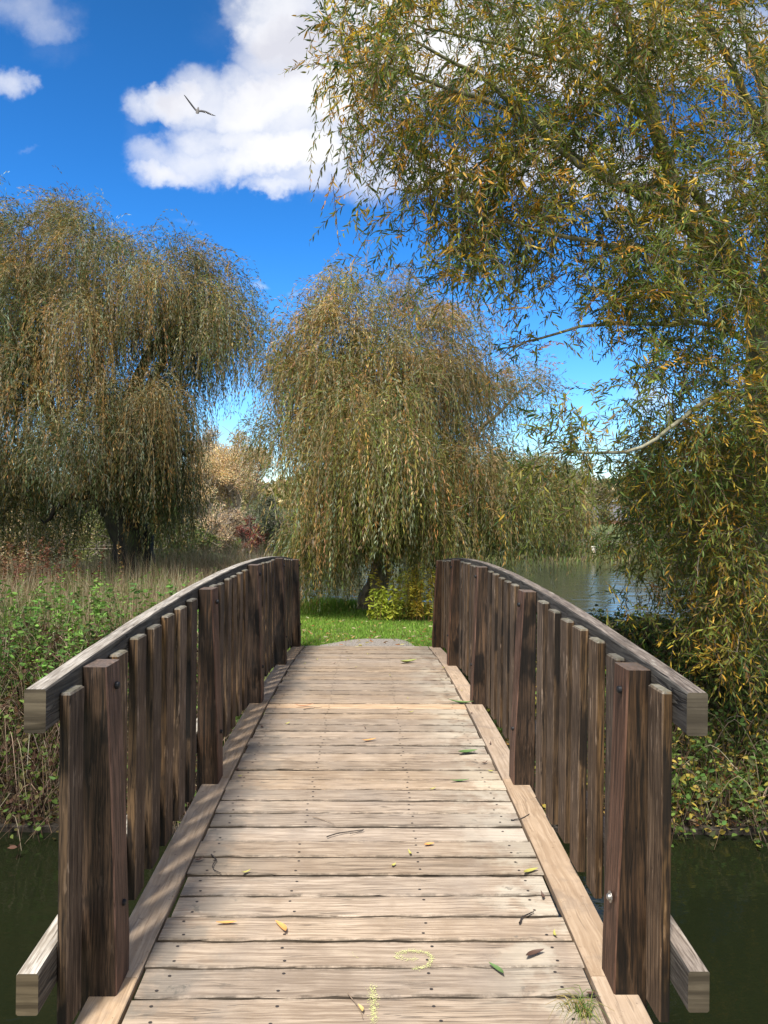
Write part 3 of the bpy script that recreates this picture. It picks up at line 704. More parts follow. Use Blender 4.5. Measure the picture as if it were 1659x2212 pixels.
def limb(pts, r0, r1, n=18): return (curve([at(*q) for q in pts], n, .01), np.linspace(r0, r1, n))

# main tree: trunk just outside the right edge, crown reaching over the stream
b0 = at(1672, 1330, 9.0)
root = empty('willow_tree', tuple(b0), 'tall green and yellow willow reaching over the stream from the right edge', 'tree')
limbs = [limb([(1672, 1360, 9), (1662, 1200, 9), (1650, 1000, 8.8), (1640, 860, 8.5), (1640, 700, 8.2)], .20, .13),
 limb([(1640, 700, 8.2), (1560, 560, 7.9), (1480, 470, 7.7), (1420, 280, 7.5), (1375, 130, 7.3), (1350, 10, 7.2)], .10, .04),
 limb([(1640, 700, 8.2), (1680, 400, 8.0), (1640, 160, 8.0), (1590, 0, 8.0), (1560, -150, 8)], .10, .012),
 limb([(1680, 400, 8.0), (1600, 180, 7.6), (1520, 40, 7.4), (1440, -60, 7.2)], .05, .02),
 limb([(1520, 520, 7.8), (1390, 430, 7.3), (1250, 340, 6.9), (1140, 260, 6.6), (1040, 170, 6.4), (900, 90, 6.3)], .055, .011),
 limb([(1640, 660, 8.0), (1500, 420, 7.3), (1350, 400, 6.8), (1230, 340, 6.5), (1110, 240, 6.3), (960, 190, 6.1), (800, 130, 6.0)], .05, .009),
 limb([(1420, 280, 7.5), (1300, 170, 7.0), (1180, 120, 6.6), (1000, 80, 6.3), (850, 40, 6.2)], .03, .006),
 limb([(1560, 560, 7.9), (1400, 540, 7.2), (1250, 520, 6.7), (1100, 480, 6.4), (950, 440, 6.2)], .035, .006),
 limb([(1640, 760, 8.2), (1540, 700, 7.6), (1420, 700, 7.2), (1290, 705, 6.9), (1150, 735, 6.7), (1085, 775, 6.6)], .03, .005),
 limb([(1640, 860, 8.5), (1560, 850, 7.2), (1480, 900, 6.4), (1380, 970, 6.0), (1240, 975, 5.8), (1170, 985, 5.7)], .028, .004)]
PA = [(715, -60), (740, 25), (735, 75), (735, 155), (785, 185), (775, 250), (800, 290), (800, 350), (820, 405), (855, 460), (895, 515), (950, 560), (1020, 595), (1100, 620), (1170, 632), (1240, 632), (1300, 660), (1370, 720), (1395, 800), (1375, 880), (1360, 950), (1380, 1010), (1700, 1010), (1760, -60)]
n0 = 1500
px = rng.uniform(650, 1780, n0); py = rng.uniform(-80, 1010, n0)
ok = inpoly(px, py, PA)
gap = nz(px / 60, py / 60, 1.0, 11); left = np.clip((px - 700) / 500, 0, 1)
ok &= rng.uniform(0, 1, n0) < (.33 + .40 * left + .62 * gap)
gx = ((px - 1330) / 110) ** 2 + ((py - 205) / 45) ** 2 < 1; ok &= ~(gx & (rng.uniform(0, 1, n0) < .4))
px, py = px[ok], py[ok]
dep = np.interp(px, [680, 1100, 1700], [6.1, 6.8, 7.2]) + rng.uniform(-.9, .9, len(px))
print('main clusters', len(px))
cl = at(px, py, dep)
extra = at(np.array([725, 712, 750, 745, 1120, 1180, 1190, 1230, 1260, 1300, 1200, 1150, 1255, 1310, 820, 850, 900]), np.array([40, 150, 265, 350, 740, 715, 925, 960, 900, 980, 960, 990, 1000, 920, 480, 560, 600]), np.array([6.1] * 4 + [6.7] * 2 + [5.8] * 8 + [6.2] * 3))
cl = np.vstack([cl, extra])
print('leaves', spray_tree(root, limbs, cl, 11, 17, .083, .205, [2.6, 3, 1.8, 2.2, 1.6, 1.1, .7], .36, 'bark_green'))

# pollard nearer the water with many young shoots
b0 = at(1535, 1372, 10.4)
root = empty('pollard_willow', tuple(b0), 'squat pollarded willow trunk sprouting leafy shoots, behind the right railing beside the lake', 'tree')
head = at(1500, 1085, 10.2)
limbs = [(curve([b0 + (0, 0, -.3), at(1535, 1330, 10.4), at(1528, 1220, 10.3), at(1512, 1120, 10.2), head], 16, .012), np.array([.30, .22, .18, .17, .165, .16, .16, .155, .155, .15, .155, .165, .18, .2, .2, .12]))]
for k in range(22):
    a = rng.uniform(0, 6.28); e = head + np.array([math.cos(a) * rng.uniform(.3, 1.3), math.sin(a) * rng.uniform(.3, 1.6) - .5, rng.uniform(.3, 2.0)])
    p_ = curve([head, (head + e) / 2 + np.array([math.cos(a) * .2, math.sin(a) * .2, -.05]), e], 12, .02); limbs.append((p_, np.linspace(.022, .005, 12)))
PB = [(1380, 980), (1340, 1060), (1370, 1110), (1340, 1180), (1360, 1260), (1330, 1320), (1390, 1330), (1430, 1350), (1480, 1420), (1700, 1440), (1700, 960)]
px = rng.uniform(1300, 1720, 620); py = rng.uniform(950, 1450, 620); ok = inpoly(px, py, PB) & (rng.uniform(0, 1, 620) < np.where((py > 1130) & (px < 1500), .20, .85))
px, py = px[ok], py[ok]; dep = rng.uniform(6.6, 10.3, len(px))
# leaves nearest the camera only low on the right
dep = np.where(px < 1450, np.maximum(dep, 7.0), dep)
print('pollard clusters', len(px))
print('leaves', spray_tree(root, limbs, at(px, py, dep), 11, 15, .086, .21, [2.6, 3, 1.4, 2.4, 1.8, 1.1, .5], .42, 'bark', maxlink=6))
# dead reddish twigs at the pollard head
tw = []
for k in range(90):
    a = rng.uniform(0, 6.28); d_ = np.array([math.cos(a), math.sin(a) - .4, rng.uniform(-.3, .7)]); s_ = head + rng.normal(0, .07, 3)
    tw.append((curve([s_, s_ + d_ * .18, s_ + d_ * rng.uniform(.25, .45) + (0, 0, -.05)], 5, .01), np.linspace(.006, .002, 5)))
V, F = tubes(tw, 4); mesh('dead_twigs', V, F, flat('dead_red', (.12, .045, .03), .8), root)

# ------------------------------------------------------------------ background trees and bushes
def bushy(name, label, cat, base, h, r, n, pal, wts=None, leafs=.16, trunk=.12, low=.15, group=None, bare=0.0, lobes=26, squash=1.0, tm='bark'):
    base = np.array([base[0], base[1], float(ground_z(base[0], base[1])) - .05 if len(base) < 3 else base[2]])
    root = empty(name, tuple(base), label, cat, group)
    u = nrm(rng.normal(0, 1, (lobes, 3))); rad = rng.uniform(.35, .95, (lobes, 1))
    cen = base + np.array([0, 0, h * (low + (1 - low) / 2)]) + u * rad * np.array([r, r * squash, h * (1 - low) / 2])
    sz = rng.uniform(.16, .32, lobes) * r
    k_ = rng.integers(0, lobes, n); nl = nrm(rng.normal(0, 1, (n, 3)))
    P = cen[k_] + nl * sz[k_][:, None] * rng.uniform(.2, 1.05, (n, 1)) * np.array([1, 1, .8])
    tint = np.exp(rng.normal(0, .16, lobes))[k_][:, None]
    keep = P[:, 2] > base[2] + .02; P, nl, tint = P[keep], nl[keep], tint[keep]
    n = len(P); V, F, k = leaf_mesh(P, nl + rng.normal(0, .6, (n, 3)), leafs * rng.uniform(.6, 1.3, n), leafs * .5, fold=.1)
    mesh('crown', V, F, M['fleaf'], root, col=np.repeat(pick(pal, n, wts, .14) * tint, k, 0))
    lines = [(curve([base + (0, 0, -.2), base + (rng.normal(0, .05), 0, h * .25), base + (rng.normal(0, .1), 0, h * .6)], 8), np.linspace(trunk, trunk * .5, 8))]
    for c_ in cen:
        a = lines[0][0][rng.integers(2, 8)]; p_ = curve([a, (a + c_) / 2 + rng.normal(0, .08 * r, 3), c_], 7); lines.append((p_, np.linspace(trunk * .35, .012, 7)))
        for q in range(int(5 + 14 * bare)):
            e = c_ + nrm(rng.normal(0, 1, 3) + (0, 0, .4)) * r * rng.uniform(.15, .42); a2 = p_[rng.integers(3, 7)]
            lines.append((curve([a2, (a2 + e) / 2 + rng.normal(0, .04 * r, 3), e], 5), np.linspace(.03, .010, 5)))
    V, F = tubes(lines, 5); mesh('trunk', V, F, M[tm], root, smooth=True)
    return root
TAN = [(.56, .43, .26), (.52, .40, .25), (.42, .38, .22), (.58, .41, .21)]
OLV = [(.13, .135, .05), (.17, .15, .055), (.10, .12, .04), (.22, .17, .07)]
GRN = [(.10, .15, .04), (.14, .19, .055), (.08, .115, .035)]
GRY = [(.10, .12, .075), (.13, .145, .09), (.08, .095, .06)]
M['pale_bark'] = bark_material('pale_bark', (.24, .20, .15), (.44, .37, .28), 5)
def pxy(px, d): q = at(px, 1106, d); return (float(q[0]), float(q[1]))
def hh(py, d): return float(at(829, py, d)[2])
BG = [ # name, label, cat, px, d, top py, radius, n, palette, leaf, bare
 ('bare_tree', 'taller of two thin bare trees on the far shore between the willows', 'tree', 452, 60, 905, 2.2, 900, TAN, .14, 1.0),
 ('bare_tree', 'half-bare tree on the far shore just left of the centre willow', 'tree', 515, 62, 930, 2.2, 1600, TAN, .14, 1.0),
 ('autumn_bush', 'broad orange-tan bush on the far shore in the gap left of the centre willow', 'bush', 515, 50, 940, 3.7, 26000, TAN, .12, .25),
 ('autumn_bush', 'pale tan bush on the far shore behind the end of the left railing', 'bush', 430, 49, 985, 3.0, 20000, TAN, .12, .25),
 ('autumn_bush', 'low straw-coloured bush at the water behind the top of the left railing', 'bush', 475, 44.5, 1095, 2.1, 8000, [(.58, .43, .27), (.62, .48, .31), (.46, .34, .21)], .10, .6),
 ('green_bush', 'grey-green rounded bush at the left foot of the centre willow on the far shore', 'bush', 592, 45, 1065, 1.9, 11000, GRY, .12, .1),
 ('red_bush', 'small crimson bush on the far shore left of the grey-green bush', 'bush', 541, 44.0, 1115, .95, 4200, [(.20, .055, .05), (.16, .05, .045), (.24, .11, .07)], .11, .3),
 ('broad_tree', 'brown round-headed tree on the far shore right of the centre willow', 'tree', 1125, 58, 950, 3.4, 16000, [(.22, .13, .05), (.17, .12, .05), (.13, .12, .05)], .16, .1),
 ('broad_tree', 'olive tree on the far shore beside the round-headed brown one', 'tree', 1045, 50, 975, 3.4, 18000, OLV, .16, .1),
 ('broad_tree', 'russet and olive willow on the far shore right of the bridge line', 'tree', 1165, 48, 985, 3.2, 18000, [(.24, .15, .06), (.15, .14, .05), (.12, .13, .045)], .14, .3),
 ('broad_tree', 'pale green tree on the far shore left of the grey building', 'tree', 1240, 54, 985, 2.9, 14000, [(.2, .19, .09), (.15, .16, .06), (.24, .18, .08)], .15, .3),
 ('broad_tree', 'dark green tree on the far shore behind the centre willow', 'tree', 930, 52, 1010, 3.4, 12000, OLV, .18, .1),
 ('broad_tree', 'olive tree on the far shore hidden behind the centre willow trunk', 'tree', 760, 52, 1030, 3.4, 10000, OLV, .18, .1),
 ('broad_tree', 'low olive tree on the far shore at the left edge of the picture', 'tree', 30, 52, 1010, 3.8, 9000, OLV, .18, .1),
 ('broad_tree', 'olive tree on the far shore seen through the skirts of the left willow', 'tree', 180, 50, 1020, 3.6, 10000, OLV, .18, .1),
 ('broad_tree', 'straw-green tree on the far shore right of the left willow trunk', 'tree', 330, 52, 1030, 3.4, 10000, TAN[:2] + OLV[:2], .18, .2),
 ('broad_tree', 'yellow-green tree on the far shore behind the pollard', 'tree', 1430, 60, 1025, 3.2, 9000, [(.24, .18, .06), (.18, .17, .06)], .18, .2),
 ('broad_tree', 'dark tree on the far shore at the right edge of the picture', 'tree', 1590, 54, 980, 3.6, 9000, OLV, .18, .1),
 ('green_bush', 'bright green bush at the lake edge below the olive trees', 'bush', 1075, 45.2, 1130, 1.8, 7000, GRN, .13, .1),
 ('green_bush', 'leafy green bush at the lake edge under the russet willow', 'bush', 1190, 45.5, 1125, 2.0, 7000, GRN + OLV[:1], .13, .1),
 ('green_bush', 'low green bush at the lake edge in front of the grey building', 'bush', 1300, 46, 1150, 1.6, 6000, GRN, .12, .1),
 ('green_bush', 'low olive bush at the lake edge behind the pollard shoots', 'bush', 1420, 46, 1140, 2.0, 6000, GRN + OLV[:2], .13, .1)]
for (nm, lb, ct, px_, d_, top, r_, n_, pal, lf, bare) in BG:
    x_, y_ = pxy(px_, d_); gz = float(ground_z(x_, y_)); h_ = hh(top, d_) - gz
    bushy(nm, lb, ct, (x_, y_), h_, r_, n_, pal, leafs=lf, low=.30 if nm == 'bare_tree' else (.0 if ct == 'bush' else .05), bare=bare, trunk=.16 if ct == 'tree' else .07, tm='pale_bark' if pal is TAN else 'bark', group='trees and bushes on the far shore', lobes=34)
for (nm, lb, x_, y_, h_, r_, n_, pal) in (
  ('hedge_bush', 'broad olive bush behind the trunk of the left willow', -8.6, 27, 2.6, 2.4, 12000, [(.24, .25, .09), (.19, .22, .08)]), ('hedge_bush', 'straw-coloured bush behind the arching limb of the left willow', -11.5, 26, 2.9, 2.4, 12000, TAN[:2] + OLV),
  ('hedge_bush', 'dark green bush behind the left willow at the edge of the picture', -14.5, 25, 2.8, 2.5, 12000, [(.2, .22, .1), (.16, .19, .08)]), ('hedge_bush', 'low green bush right of the trunk of the left willow', -6.3, 25, 1.7, 1.5, 8000, GRN + OLV)):
    bushy(nm, lb, 'bush', (x_, y_), h_, r_, n_, pal, leafs=.10, low=0, bare=.1, trunk=.06, group='bushes behind the left willow', lobes=40)
# far-off wood closing the horizon: reads as one mass
n = 95000
px_ = rng.uniform(-1500, 3100, n); d_ = rng.uniform(85, 130, n)
topz = 4.6 + 1.2 * nz(px_ / 90, px_ * 0, 1, 21) + .8 * nz(px_ / 25, px_ * 0, 1, 22)
base_ = at(px_, np.full(n, 1106.), d_); gz = ground_z(base_[:, 0], base_[:, 1]); base_[:, 2] = gz + rng.uniform(0, 1, n) ** .6 * (topz * d_ / 95 - gz)
V, F, k = leaf_mesh(base_, rng.normal(0, 1, (n, 3)), .7 * rng.uniform(.6, 1.3, n), .4, fold=.1)
tag(mesh('far_wood', V, F, M['fleaf'], col=np.repeat(pick(OLV + TAN[:2], n), k, 0)), 'distant wood closing the horizon beyond the lake', 'wood', kind='stuff')

# grey building on the far side
bx, by_ = pxy(1372, 72); gz = float(ground_z(bx, by_)); br = empty('building', (bx, by_, gz), 'long low grey building with a pale roof edge beyond the lake', 'building')
def boxm(name, x0, x1, y0, y1, z0, z1, mat, parent):
    V = [(x0, y0, z0), (x1, y0, z0), (x1, y1, z0), (x0, y1, z0), (x0, y0, z1), (x1, y0, z1), (x1, y1, z1), (x0, y1, z1)]
    return mesh(name, V, [(0, 3, 2, 1), (4, 5, 6, 7), (0, 1, 5, 4), (1, 2, 6, 5), (2, 3, 7, 6), (3, 0, 4, 7)], mat, parent)
zt = hh(1078, 72)
boxm('plinth', bx - 3.98, bx + 3.98, by_ + .02, by_ + 3.98, gz - .5, gz + .35, flat('brick_plinth', (.28, .15, .10)), br)
boxm('wall', bx - 4, bx + 4, by_, by_ + 4, gz + .35, zt, flat('grey_cladding', (.22, .21, .23)), br)
boxm('roof', bx - 4.2, bx + 4.2, by_ - .2, by_ + 4.2, zt, zt + .18, flat('pale_roof', (.55, .56, .57)), br)
for k in range(5): boxm('cladding_rib', bx - 3.2 + k * 1.55, bx - 3.1 + k * 1.55, by_ - .05, by_ - .003, gz + .37, zt - .01, flat('rib_grey', (.15, .15, .17)), br)
# pale marker post at the water
mx, my = pxy(1283, 45.0); gz = float(ground_z(mx, my))
V, F = tubes([(np.array([(0, 0, -.1), (0, 0, .42), (0, 0, .47)]), [.14, .13, .10]), (np.array([(0, 0, .47), (0, 0, .53)]), [.16, .13])], 10)
V = np.vstack([V, [[0, 0, .53]]]); F4 = [tuple(f) for f in F] + [(len(V) - 1, len(V) - 11 + k, len(V) - 11 + (k + 1) % 10) for k in range(10)]
tag(mesh('marker_post', V, F4, flat('pale_stone', (.62, .58, .50)), loc=(mx, my, gz)), 'short pale post standing on the far lake bank', 'post')

# ------------------------------------------------------------------ grass and undergrowth
def blades(name, label, x, y, h, wd, pal, wts, cat='grass', lean=.35, curve_=.5, z=None, var=.2):
    n = len(x); z = ground_z(x, y) if z is None else z
    a = rng.uniform(0, 6.28, n); l = rng.normal(0, lean, n) * h
    B = np.stack([x, y, z - .01], 1); dx = np.stack([np.cos(a) * l, np.sin(a) * l, np.zeros(n)], 1)
    s = np.stack([np.sin(a + rng.normal(0, .8, n)), np.cos(a), np.zeros(n)], 1) * (wd / 2)[:, None]
    up = np.array([0, 0, 1.])[None] * h[:, None]
    m_ = B + up * .55 + dx * .35; tp = B + up * (1 - .25 * np.abs(l / h))[:, None] + dx
    V = np.stack([B - s, B + s, m_ + s * .75, m_ - s * .75, tp], 1).reshape(-1, 3)
    o = np.arange(n)[:, None] * 5
    F = np.concatenate([o + [[0, 1, 2]], o + [[0, 2, 3]], o + [[3, 2, 4]]]).astype(int)
    col = np.repeat(pick(pal, n, wts, var), 5, 0)
    ob = mesh(name, V, F, M['grass'], col=col)
    return tag(ob, label, cat, kind='stuff')
# lawn
n = 90000
x = rng.uniform(-3.4, 3.4, n); y = rng.uniform(9.25, 16.2, n)
pathm = np.zeros(n, bool)
for k_ in range(len(pe) - 1):
    a, b_, y0 = pe[k_]; a1, b1, y1 = pe[k_ + 1]
    if y1 > y0: f_ = np.clip((y - y0) / (y1 - y0), 0, 1); pathm |= (y >= y0) & (y < y1) & (x > a + (a1 - a) * f_ + .10 + .10 * nz(x * 0, y, 9, 4) + rng.normal(0, .04, n)) & (x < b_ + (b1 - b_) * f_ - .10 - .10 * nz(x * 0, y, 8, 6) + rng.normal(0, .04, n))
ok = ~pathm & (y < shore(x) + .15); x, y = x[ok], y[ok]
tall = np.clip((y - 12.6) / 2, 0, 1) * np.clip(nz(x, y, 2.2, 9) + .6, 0, 1)
h = rng.uniform(.03, .07, len(x)) + tall * rng.uniform(.02, .22, len(x))
blades('lawn_grass', 'short bright green lawn between the bridge and the centre willow', x, y, h, rng.uniform(.008, .016, len(x)), [(.18, .32, .045), (.24, .37, .07), (.15, .27, .04), (.34, .36, .12)], [4, 3, 3, .8])
# meadow left of the bridge
n = 120000
x = rng.uniform(-17, -1.25, n); y = 7.2 + 13.5 * rng.uniform(0, 1, n) ** 1.25
ok = (y < shore(x) - .3) & (x > -(y * .62 + 2)); x, y = x[ok], y[ok]
dry = np.clip(.52 + .06 * (x + 4) + .5 * nz(x, y, .7, 14) + .10 * (y - 11), 0, 1); isd = rng.uniform(0, 1, len(x)) < dry
hb = (.50 + .22 * nz(x, y, 1.1, 15) + .30 * np.clip((y - 12) / 3, 0, 1) * (x > -6)) * np.clip((y - 6.6) / 1.6, .35, 1)
sel = np.where(isd)[0]
blades('meadow_grass', 'long dry tan grass of the meadow beyond the left railing', x[sel], y[sel], hb[sel] * rng.uniform(.7, 1.7, len(sel)), rng.uniform(.006, .012, len(sel)), [(.36, .29, .19), (.46, .38, .26), (.28, .20, .13), (.20, .13, .09), (.18, .19, .08)], [3, 2.5, 3, 1.5, 2], lean=.4)
sel = np.where(~isd)[0]
blades('meadow_grass', 'green long grass growing among the weeds beyond the left railing', x[sel], y[sel], hb[sel] * rng.uniform(.6, 1.3, len(sel)), rng.uniform(.009, .016, len(sel)), [(.11, .20, .04), (.16, .25, .06), (.08, .14, .035), (.24, .22, .11)], [3, 2, 3, 1.5])
# grass along the right bank and far shore
n = 26000
x = rng.uniform(1.1, 12, n); y = rng.uniform(6.7, 12, n); ok = y < shore(x) + .1; x, y = x[ok], y[ok]
blades('bank_grass', 'rough green grass on the bank beyond the right railing', x, y, rng.uniform(.08, .32, len(x)), rng.uniform(.008, .016, len(x)), [(.08, .14, .03), (.12, .17, .04), (.16, .15, .05)], None)
n = 26000
x = rng.uniform(-30, 40, n); y = 43.8 + rng.uniform(0, 1, n) ** 1.5 * 6
blades('shore_reeds', 'reeds and rough grass along the far shore of the lake', x, y, rng.uniform(.15, .6, n), rng.uniform(.04, .08, n), [(.12, .18, .05), (.20, .22, .08), (.25, .22, .11)], None, 'reeds')

def weeds(name, label, x, y, h, pal, nl, ll, lw, wts=None, drop=.1, z=None, cat='weeds', kind='stuff', stem=(.12, .13, .05), parent=None):
    n = len(x); z = ground_z(x, y) if z is None else z
    LP, LD, lines, LC = [], [], [], []
    for i in range(n):
        lean = rng.normal(0, .12, 2) * h[i]; B = np.array([x[i], y[i], z[i]]); tp = B + np.array([lean[0], lean[1], h[i]])
        p_ = curve([B, (B + tp) / 2 + rng.normal(0, .02, 3) * h[i], tp], 5); lines.append((p_, np.linspace(.005, .002, 5)))
        m_ = max(3, int(nl * h[i])); tt = rng.uniform(.12, 1, m_); a = rng.uniform(0, 6.28, m_)
        LP.append(B + (tp - B) * tt[:, None]); LD.append(np.stack([np.cos(a), np.sin(a), rng.uniform(-.5, .5, m_) - drop], 1))
        LC.append(np.repeat(pick(pal, 1, wts, .2), m_, 0) * np.exp(rng.normal(0, .15, (m_, 1))))
    LP = np.concatenate(LP); LD = np.concatenate(LD); LC = np.concatenate(LC); k0 = len(LP)
    V, F, k = leaf_mesh(LP, LD, ll * rng.uniform(.6, 1.25, k0), lw * rng.uniform(.7, 1.2, k0), 'near', fold=.12, curl=.8)
    if parent is None:
        V2, F2 = tubes(lines, 3); F2t = np.concatenate([F2[:, :3], F2[:, [0, 2, 3]]])
        col = np.vstack([np.repeat(LC, k, 0), np.tile(np.array(stem), (len(V2), 1))])
        return tag(mesh(name, np.vstack([V, V2]), np.vstack([F, F2t + len(V)]), M['grass'], col=col), label, cat, kind=kind)
    mesh('foliage', V, F, M['grass'], parent, col=np.repeat(LC, k, 0))
    V2, F2 = tubes(lines, 4); mesh('stem', V2, F2, flat('stem_' + name, stem), parent)
# nettles and docks at the left, thick near the rail
n = 2100
x = -1.7 - 10 * rng.uniform(0, 1, n) ** .8; y = 7.6 + 7 * rng.uniform(0, 1, n) ** 1.4; ok = (x > -(y * .62 + 1.5)) & (nz(x, y, .8, 31) + .35 - .06 * (y - 9) > rng.uniform(-.5, .6, n)); x, y = x[ok], y[ok]
weeds('nettles', 'bright green nettles and weeds growing in the meadow beyond the left railing', x, y, rng.uniform(.35, .85, len(x)), [(.11, .22, .04), (.15, .27, .055), (.08, .15, .035)], 40, .075, .030, drop=.15)
n = 120
x = rng.uniform(-9, -2.5, n); y = rng.uniform(11, 16, n)
x = rng.normal(-6.4, .8, n); y = rng.normal(13.0, .8, n)
weeds('dock_stems', 'rust-red dried dock stems standing under the left willow', x, y, rng.uniform(.7, 1.3, n), [(.17, .075, .045), (.13, .065, .04), (.20, .12, .06)], 50, .05, .03, stem=(.13, .06, .04))
# brambles on the banks
def brambles(name, label, xr, yr, n, hmax, leafpal, nleaf, stemcol, seed, arch=.7):
    lines = []; LP = []; LD = []
    for i in range(n):
        x0 = rng.uniform(*xr); y0 = rng.uniform(*yr); z0 = float(ground_z(x0, y0)); a = rng.uniform(0, 6.28); L_ = rng.uniform(.3, arch)
        p0 = np.array([x0, y0, z0]); p2 = p0 + np.array([math.cos(a) * L_, math.sin(a) * L_ * .7 - .12, rng.uniform(-.25, .1)]); p1 = (p0 + p2) / 2 + np.array([0, 0, rng.uniform(.15, hmax)])
        p_ = curve([p0, p1, p2], 9); lines.append((p_, np.linspace(.0045, .002, 9)))
        m_ = rng.poisson(nleaf)
        if m_: LP.append(p_[rng.integers(1, 9, m_)] + rng.normal(0, .03, (m_, 3))); LD.append(rng.normal(0, 1, (m_, 3)) * [1, 1, .5])
    V2, F2 = tubes(lines, 3); F2t = np.concatenate([F2[:, :3], F2[:, [0, 2, 3]]])
    c2 = np.repeat(pick(stemcol, len(lines), None, .3), 27, 0)
    LP = np.concatenate(LP); LD = np.concatenate(LD); k0 = len(LP)
    V, F, k = leaf_mesh(LP, LD, .06 * rng.uniform(.6, 1.3, k0), .038 * rng.uniform(.7, 1.2, k0), 'near', fold=.12, curl=.6)
    tag(mesh(name, np.vstack([V, V2]), np.vstack([F, F2t + len(V)]), M['grass'], col=np.vstack([np.repeat(pick(leafpal, k0), k, 0), c2])), label, 'undergrowth', kind='stuff')
BRN = [(.11, .07, .045), (.16, .11, .07), (.07, .04, .03), (.30, .24, .17)]
brambles('bramble_thicket', 'tangled brown brambles on the stream bank beyond the left railing', (-8, -1.45), (6.55, 8.8), 4600, .55, [(.08, .13, .03), (.10, .08, .03), (.14, .19, .045), (.09, .05, .03)], 5, BRN, 1, .8)
brambles('bramble_thicket', 'ivy and brambles on the stream bank beyond the right railing', (1.4, 9), (6.55, 10.2), 3600, .45, [(.06, .11, .028), (.09, .15, .035), (.13, .19, .045), (.07, .08, .03), (.32, .26, .05)], 15, BRN, 2, .6)
brambles('bramble_thicket', 'dark undergrowth on the bank in the shade beneath the bridge', (-1.2, 1.2), (6.6, 7.9), 600, .15, [(.05, .07, .025), (.08, .06, .03)], 3, BRN, 3, .5)
# fallen leaves in heaps along the water at the right
n = 5200
x = rng.uniform(1.0, 9, n); y = 6.56 + np.abs(rng.normal(0, .5, n)); P = np.stack([x, y, ground_z(x, y) + rng.uniform(.005, .10, n)], 1)
V, F, k = leaf_mesh(P, rng.normal(0, 1, (n, 3)) * [1, 1, .35], .08 * rng.uniform(.6, 1.2, n), .018, 'near', curl=1.2)
tag(mesh('leaf_litter', V, F, M['grass'], col=np.repeat(pick([(.34, .20, .06), (.42, .30, .08), (.22, .11, .05), (.40, .33, .2)], n), k, 0)), 'fallen yellow willow leaves along the water edge at the right', 'leaf litter', kind='stuff')
n = 330
x = rng.uniform(-2.2, 2.2, n); y = 9.3 + np.abs(rng.normal(0, 1.6, n)); P = np.stack([x, y, ground_z(x, y) + .055], 1)
V, F, k = leaf_mesh(P, rng.normal(0, 1, (n, 3)) * [1, 1, .2], .07, .018, 'near', curl=1)
tag(mesh('leaf_litter', V, F, M['grass'], col=np.repeat(pick([(.42, .33, .12), (.5, .42, .25), (.3, .15, .06)], n), k, 0)), 'pale fallen leaves scattered on the lawn and path', 'leaf litter', kind='stuff')

# timber edging along the water
for (x0, x1, lb) in ((1.0, 14.0, 'dark wet timber edging holding the stream bank right of the bridge'), (-14, -1.0, 'dark wet timber edging holding the stream bank left of the bridge')):
    secs = []
    for k in range(27):
        xx = x0 + (x1 - x0) * k / 26; yy_ = 6.50 + .03 * math.sin(xx * 1.3); zt = -2.70 + .01 * math.sin(xx * 2.1) + random.uniform(-.004, .004)
        secs.append([(xx, yy_, zt), (xx, yy_ + .06, zt), (xx, yy_ + .06, zt - .4), (xx, yy_, zt - .4)])
    o = box_loft('bank_edging', secs, [M['beam']], [0] * 6, parent=None); tag(o, lb, 'edging')

# plants by the trunk of the centre willow
def clump(name, label, px_, d_, n, spread, h0, h1, pal, nl, ll, lw, group):
    c_ = at(px_, 1106, d_); x = c_[0] + rng.normal(0, spread, n); y = c_[1] + rng.normal(0, spread * .6, n)
    root = empty(name, (float(c_[0]), float(c_[1]), float(ground_z(c_[0], c_[1]))), label, 'plant', group)
    weeds(name, None, x, y, rng.uniform(h0, h1, n), pal, nl, ll, lw, parent=root, stem=(.28, .17, .06), drop=.3)
YG = [(.50, .54, .08), (.40, .46, .07)]; GD = [(.66, .54, .09), (.58, .45, .08), (.42, .44, .08)]
clump('waterside_plant', 'yellow-green leafy plant just right of the centre willow trunk', 824, 12.5, 7, .07, .4, .6, YG, 60, .10, .035, 'plants round the centre willow')
clump('waterside_plant', 'second yellow-green leafy plant from the centre willow trunk', 848, 12.5, 8, .09, .5, .65, YG, 60, .10, .035, 'plants round the centre willow')
for k, (px_, lb) in enumerate(((868, 'golden stalky plant nearest the two yellow-green plants'), (888, 'tallest golden stalky plant in the middle of the golden row'), (908, 'golden stalky plant between the middle of the golden row and the right railing'), (930, 'golden stalky plant partly hidden by the end of the right railing'))):
    clump('waterside_plant', lb, px_, 12.7, 16, .13, .6, 1.0, GD, 44, .09, .028, 'plants round the centre willow')

# ------------------------------------------------------------------ litter on the deck
def fallen(name, label, x, y, L_, W_, rot, c, curl=.5, group='fallen leaves on the deck'):
    n = 9; V, Fq = [], []
    for k in range(n):
        f_ = k / (n - 1); wdt = W_ * math.sin(math.pi * min(1, f_ * .97 + .02)) ** .8 / 2
        zc = .004 + curl * L_ * .28 * (2 * f_ - 1) ** 2
        xx = L_ * (f_ - .5); bend = .12 * L_ * math.sin(f_ * 3.1)
        V += [(xx, bend - wdt, zc + wdt * .5), (xx, bend, zc), (xx, bend + wdt, zc + wdt * .5)]
    for k in range(n - 1):
        for q in (0, 1): Fq.append((k * 3 + q, k * 3 + 3 + q, k * 3 + 4 + q, k * 3 + 1 + q))
    m_ = 'leafc_%.2f' % c[0]; mt = bpy.data.materials.get(m_) or flat(m_, c, .6)
    zz = dz(y) + (.006 if abs(x) > .757 else .003)
    o = mesh(name, V, Fq, mt, loc=(x, y, zz), rot=(slope(y), 0, rot), smooth=True)
    return tag(o, label, 'leaf', group)
